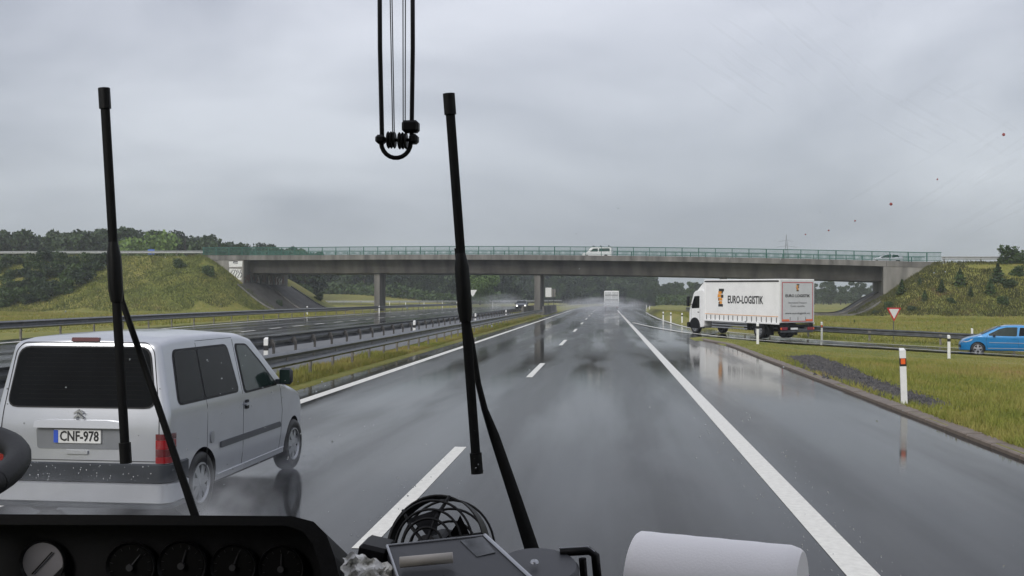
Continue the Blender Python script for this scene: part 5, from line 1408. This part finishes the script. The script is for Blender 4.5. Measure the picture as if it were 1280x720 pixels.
# desk fan
fan = empty('desk_fan', at(540, 684, 1.18)); tag(fan, 'small black dashboard fan with a ringed wire cage', 'fan')
fc = Vector((0, 0, 0)); s = 1.18/F
ax = (-VF*.86+VR*-.32+VU*.34).normalized(); u_ = (VU-ax*VU.dot(ax)).normalized(); r_ = u_.cross(ax)
def fring(R, off, rad, name, mat=BLACKM):
    c = fc+ax*off; return MB().tube([c+(u_*math.sin(a)+r_*math.cos(a))*R for a in np.linspace(0, 2*PI, 41)], rad, mat, n=6, cap=False).build(name, fan, smooth=True)
Rb = 66*s
Mf = Matrix((r_, u_, ax)).transposed()
MB().lathe([(Rb, -.030), (Rb*1.01, -.006), (Rb*.985, -.006), (Rb*.975, -.030)], BLACKM, 48, Mf).build('cage_band', fan, smooth=40)
for R, off in ((Rb*.86, .006), (Rb*.68, .012), (Rb*.5, .016), (Rb*.33, .018), (Rb*1.0, -.045), (Rb*.84, -.05), (Rb*.6, -.052)): fring(R, off, .0016, 'cage_ring')
for k in range(6):
    a = .35+k*PI/3; dv = u_*math.sin(a)+r_*math.cos(a)
    MB().tube([fc+ax*.018+dv*Rb*.1, fc+ax*.014+dv*Rb*.55, fc-ax*.006+dv*Rb], .0022, BLACKM, n=6).build('cage_spoke', fan)
MB().lathe([(.0005, .02), (Rb*.2, .018), (Rb*.24, 0), (Rb*.24, -.02), (Rb*.42, -.035), (Rb*.42, -.07), (.0005, -.075)], BLACKM, 24, Mf).build('motor_hub', fan, smooth=40)
for k in range(4):
    a = k*PI/2+.5; V = []
    for i in range(4):
        rr = Rb*(.2+.2*i); w0 = .10+.09*i
        for q in (-1, 1):
            aa = a+q*w0*1.2; V.append(fc+(u_*math.sin(aa)+r_*math.cos(aa))*rr+ax*(-.012+q*.010))
    MB().add(V, [(2*i, 2*i+1, 2*i+3, 2*i+2) for i in range(3)], DASH).build('fan_blade', fan, smooth=True)
MB().tube([fc-ax*.05, fc-ax*.05-VU*.10], .008, BLACKM, n=8).build('stand', fan)

def slab(P4, th, mat, name, par, dn=None):
    dn = dn or -VU; B_ = [p+dn*th for p in P4]
    return MB().add(list(P4)+B_, [(0, 1, 2, 3), (7, 6, 5, 4)]+[(i, (i+1) % 4, 4+(i+1) % 4, 4+i) for i in range(4)], mat).build(name, par)
# ticket printer
tp = empty('ticket_printer', (0, 0, 0)); tag(tp, 'dark grey ticket machine with a light trim edge below the wipers', 'ticket machine')
q4 = [at(484, 683, 1.12), at(606, 670, 1.14), at(712, 768, .98), at(520, 790, .97)]
slab(q4, .05, GREYP, 'casing', tp)
def onlid(u, v, up=.0015):
    a = q4[0].lerp(q4[1], u); b = q4[3].lerp(q4[2], u); return a.lerp(b, v)+VU*up
MB().tube([onlid(1, 0, .001), onlid(1, 1, .001)], .0022, RIM, n=6).build('trim_edge', tp); MB().tube([onlid(0, 0, .001), onlid(1, 0, .001)], .0012, RIM, n=6).build('trim_edge', tp); MB().tube([onlid(0, 0, .001), onlid(0, 1, .001)], .0016, RIM, n=6).build('trim_edge', tp)
slab([onlid(.72, .04), onlid(.96, .02), onlid(.93, .24), onlid(.74, .27)], .001, pm('display_glass', (.07, .075, .08), .15, var=.4, scale=60), 'display', tp)
MB().tube([at(500, 703, 1.07), at(566, 697, 1.07)], .0058, CREAM, n=10).build('paper_bar', tp, smooth=True)
slab([onlid(.36, .42), onlid(.46, .40), onlid(.46, .50), onlid(.36, .52)], .001, BLK, 'slot', tp)
# black bracket block
bk_ = MB().box(at(468, 704, 1.14), (.034, .05, .05), BLACKM, Matrix.Rotation(.2, 3, 'Y'), bev=.004).build('black_clip_box'); tag(bk_, 'small black box clipped between the fan and plastic bag', 'box')
# plastic bag, crumpled
pb = MB(); V = []; Fs = []; N = 22
Lb = [(437, 722), (432, 700), (438, 688), (452, 700), (470, 706), (500, 722)]
for i in range(N):
    for j in range(N):
        u, v = i/(N-1), j/(N-1); px = 428+u*74; py = 690+v*60+max(0, u-.18)*24-(.18-u if u < .18 else 0)*-40
        b = .007*math.sin(u*17+v*9)*math.cos(v*13-u*5)+.003*math.sin(u*41+v*27)
        V.append(at(px+3*math.sin(v*22), py+2*math.sin(u*31), 1.10-.05*v+b))
for i in range(N-1):
    for j in range(N-1): Fs.append((i*N+j, i*N+j+1, (i+1)*N+j+1, (i+1)*N+j))
o = pb.add(V, Fs, pm('crumpled_plastic', (.80, .79, .74), .5, var=.08, scale=90)).build('plastic_bag', smooth=25); tag(o, 'crumpled pale plastic bag beside the instrument panel', 'bag')
# round grey case and bracket
gc = empty('round_case', (0, 0, 0)); tag(gc, 'grey round ended case with a small screw right of the ticket machine', 'case')
c = at(672, 706, 1.10); Rz = .046
MB().lathe([(.0005, 0), (Rz*.93, 0), (Rz, -.004), (Rz, -.08)], GREYP, 40, RM @ Matrix.Rotation(math.radians(-80), 3, 'X'), c).build('casing', gc, smooth=40)
MB().lathe([(.0005, .003), (.004, .002), (.005, 0)], RIM, 12, RM @ Matrix.Rotation(math.radians(-80), 3, 'X'), at(668, 703, 1.093)).build('screw', gc, smooth=True)
fr = empty('holder_frame', (0, 0, 0)); tag(fr, 'black open bracket with rounded corners behind the grey case', 'bracket')
pp = [(700, 690), (736, 688), (744, 694), (748, 735)]
MB().tube([at(x, y, 1.13) for x, y in pp], .0052, BLACKM, n=8).build('frame_bar', fr, smooth=True); MB().tube([at(x-1, y-4.5, 1.128) for x, y in pp[:3]], .0010, RIM, n=6).build('edge_highlight', fr)  # thin bright strip stands in for the highlight on the bracket edge
MB().tube([at(728, 698, 1.12), at(731, 735, 1.12)], .0045, BLACKM, n=8).build('frame_bar', fr)
# kitchen roll
pr_ = empty('paper_roll', (0, 0, 0)); tag(pr_, 'white kitchen paper roll lying on the dash at lower right', 'paper roll')
Rr = .058; a = at(797, 665, 1.20)-VU*Rr; b = at(1003, 684.5, 1.12)-VU*Rr
axd = (b-a).normalized(); zz = axd; xx = (VU-zz*VU.dot(zz)).normalized(); yv = zz.cross(xx); Mx = Matrix((xx, yv, zz)).transposed(); Lr = (b-a).length
prof = [(Rr*.36, .001), (Rr*.97, 0), (Rr, .0025)]+[(Rr*(1+.004*math.sin(k*2.1)), Lr*k/14) for k in range(1, 14)]+[(Rr*.995, Lr-.012), (Rr*.955, Lr-.004), (Rr*.9, Lr), (Rr*.36, Lr)]
MB().lathe(prof, TOWEL, 72, Mx, a).build('roll', pr_, smooth=35)
MB().lathe([(Rr*.36, 0), (Rr*.36, Lr)], CREAM, 24, Mx, a).build('core', pr_, smooth=True)
mm = MB()
for k in range(9): mm.lathe([(Rr*(.42+k*.062), -.0006), (Rr*(.42+k*.062)+.0006, -.0012), (Rr*(.42+k*.062)+.0012, -.0006)], TOWEL, 48, Mx, a)
mm.build('paper_layers', pr_)

# ------------------------------------------------------------------ haze and spray
def vol(name, dens, col=(1, 1, 1), noise=None, aniso=.2):
    M = bpy.data.materials.new(name); M.use_nodes = True; t = M.node_tree; t.nodes.clear()
    o = t.nodes.new('ShaderNodeOutputMaterial'); v = t.nodes.new('ShaderNodeVolumePrincipled'); v.inputs['Color'].default_value = (*col, 1); v.inputs['Density'].default_value = dens; v.inputs['Anisotropy'].default_value = aniso
    t.links.new(v.outputs[0], o.inputs['Volume'])
    return M
hz = MB().box((0, 0, 30), (3300, 3300, 66), vol('haze_air', 0.00055, (.90, .94, 1.0))).build('haze'); tag(hz, kind='stuff', label='thin rain haze over the whole place')

def spray(name, c, d, dens, label, rz=0.0):
    M = bpy.data.materials.new(name+'_mist'); M.use_nodes = True; t = M.node_tree; t.nodes.clear(); N = t.nodes.new; K = t.links.new
    o = N('ShaderNodeOutputMaterial'); v = N('ShaderNodeVolumePrincipled'); v.inputs['Color'].default_value = (.95, .97, 1, 1)
    co = N('ShaderNodeTexCoord'); ln = N('ShaderNodeVectorMath'); ln.operation = 'LENGTH'; K(co.outputs['Object'], ln.inputs[0])
    rp = N('ShaderNodeMapRange'); rp.inputs[1].default_value = .25; rp.inputs[2].default_value = 1.0; rp.inputs[3].default_value = 1; rp.inputs[4].default_value = 0; K(ln.outputs['Value'], rp.inputs[0])
    ns = N('ShaderNodeTexNoise'); ns.inputs['Scale'].default_value = 3.0; ns.inputs['Detail'].default_value = 3; K(co.outputs['Object'], ns.inputs['Vector'])
    nr = N('ShaderNodeMapRange'); nr.inputs[1].default_value = .35; nr.inputs[2].default_value = .7; nr.inputs[3].default_value = .1; nr.inputs[4].default_value = 1.6; K(ns.outputs[0], nr.inputs[0])
    m1 = N('ShaderNodeMath'); m1.operation = 'MULTIPLY'; K(rp.outputs[0], m1.inputs[0]); K(nr.outputs[0], m1.inputs[1])
    m2 = N('ShaderNodeMath'); m2.operation = 'MULTIPLY'; m2.inputs[1].default_value = dens; K(m1.outputs[0], m2.inputs[0]); K(m2.outputs[0], v.inputs['Density']); K(v.outputs[0], o.inputs['Volume'])
    bm = bmesh.new(); bmesh.ops.create_icosphere(bm, subdivisions=3, radius=1.0); me = bpy.data.meshes.new(name); bm.to_mesh(me); bm.free(); me.materials.append(M)
    q = ob(name, me); q.location = c; q.scale = d; q.rotation_euler = (0, 0, rz); tag(q, kind='stuff', label=label)
spray('spray', (-.5, 168, .8), (8.5, 36, 1.9), .045, 'road spray thrown up behind the distant white truck')
spray('spray', (-17, 160, 1.2), (5, 26, 2.0), .03, 'spray round the oncoming car')
spray('spray', (-3.6, 8.9, .2), (.6, 1.3, .45), .6, 'spray thrown by the rear wheel of the silver van')
spray('spray', (-3.75, 11.6, .18), (.45, 1.3, .3), .36, 'spray beside the front wheel of the silver van')
spray('spray', (-4.9, 8.6, .25), (1.2, .8, .35), .5, 'spray under the rear bumper of the silver van')
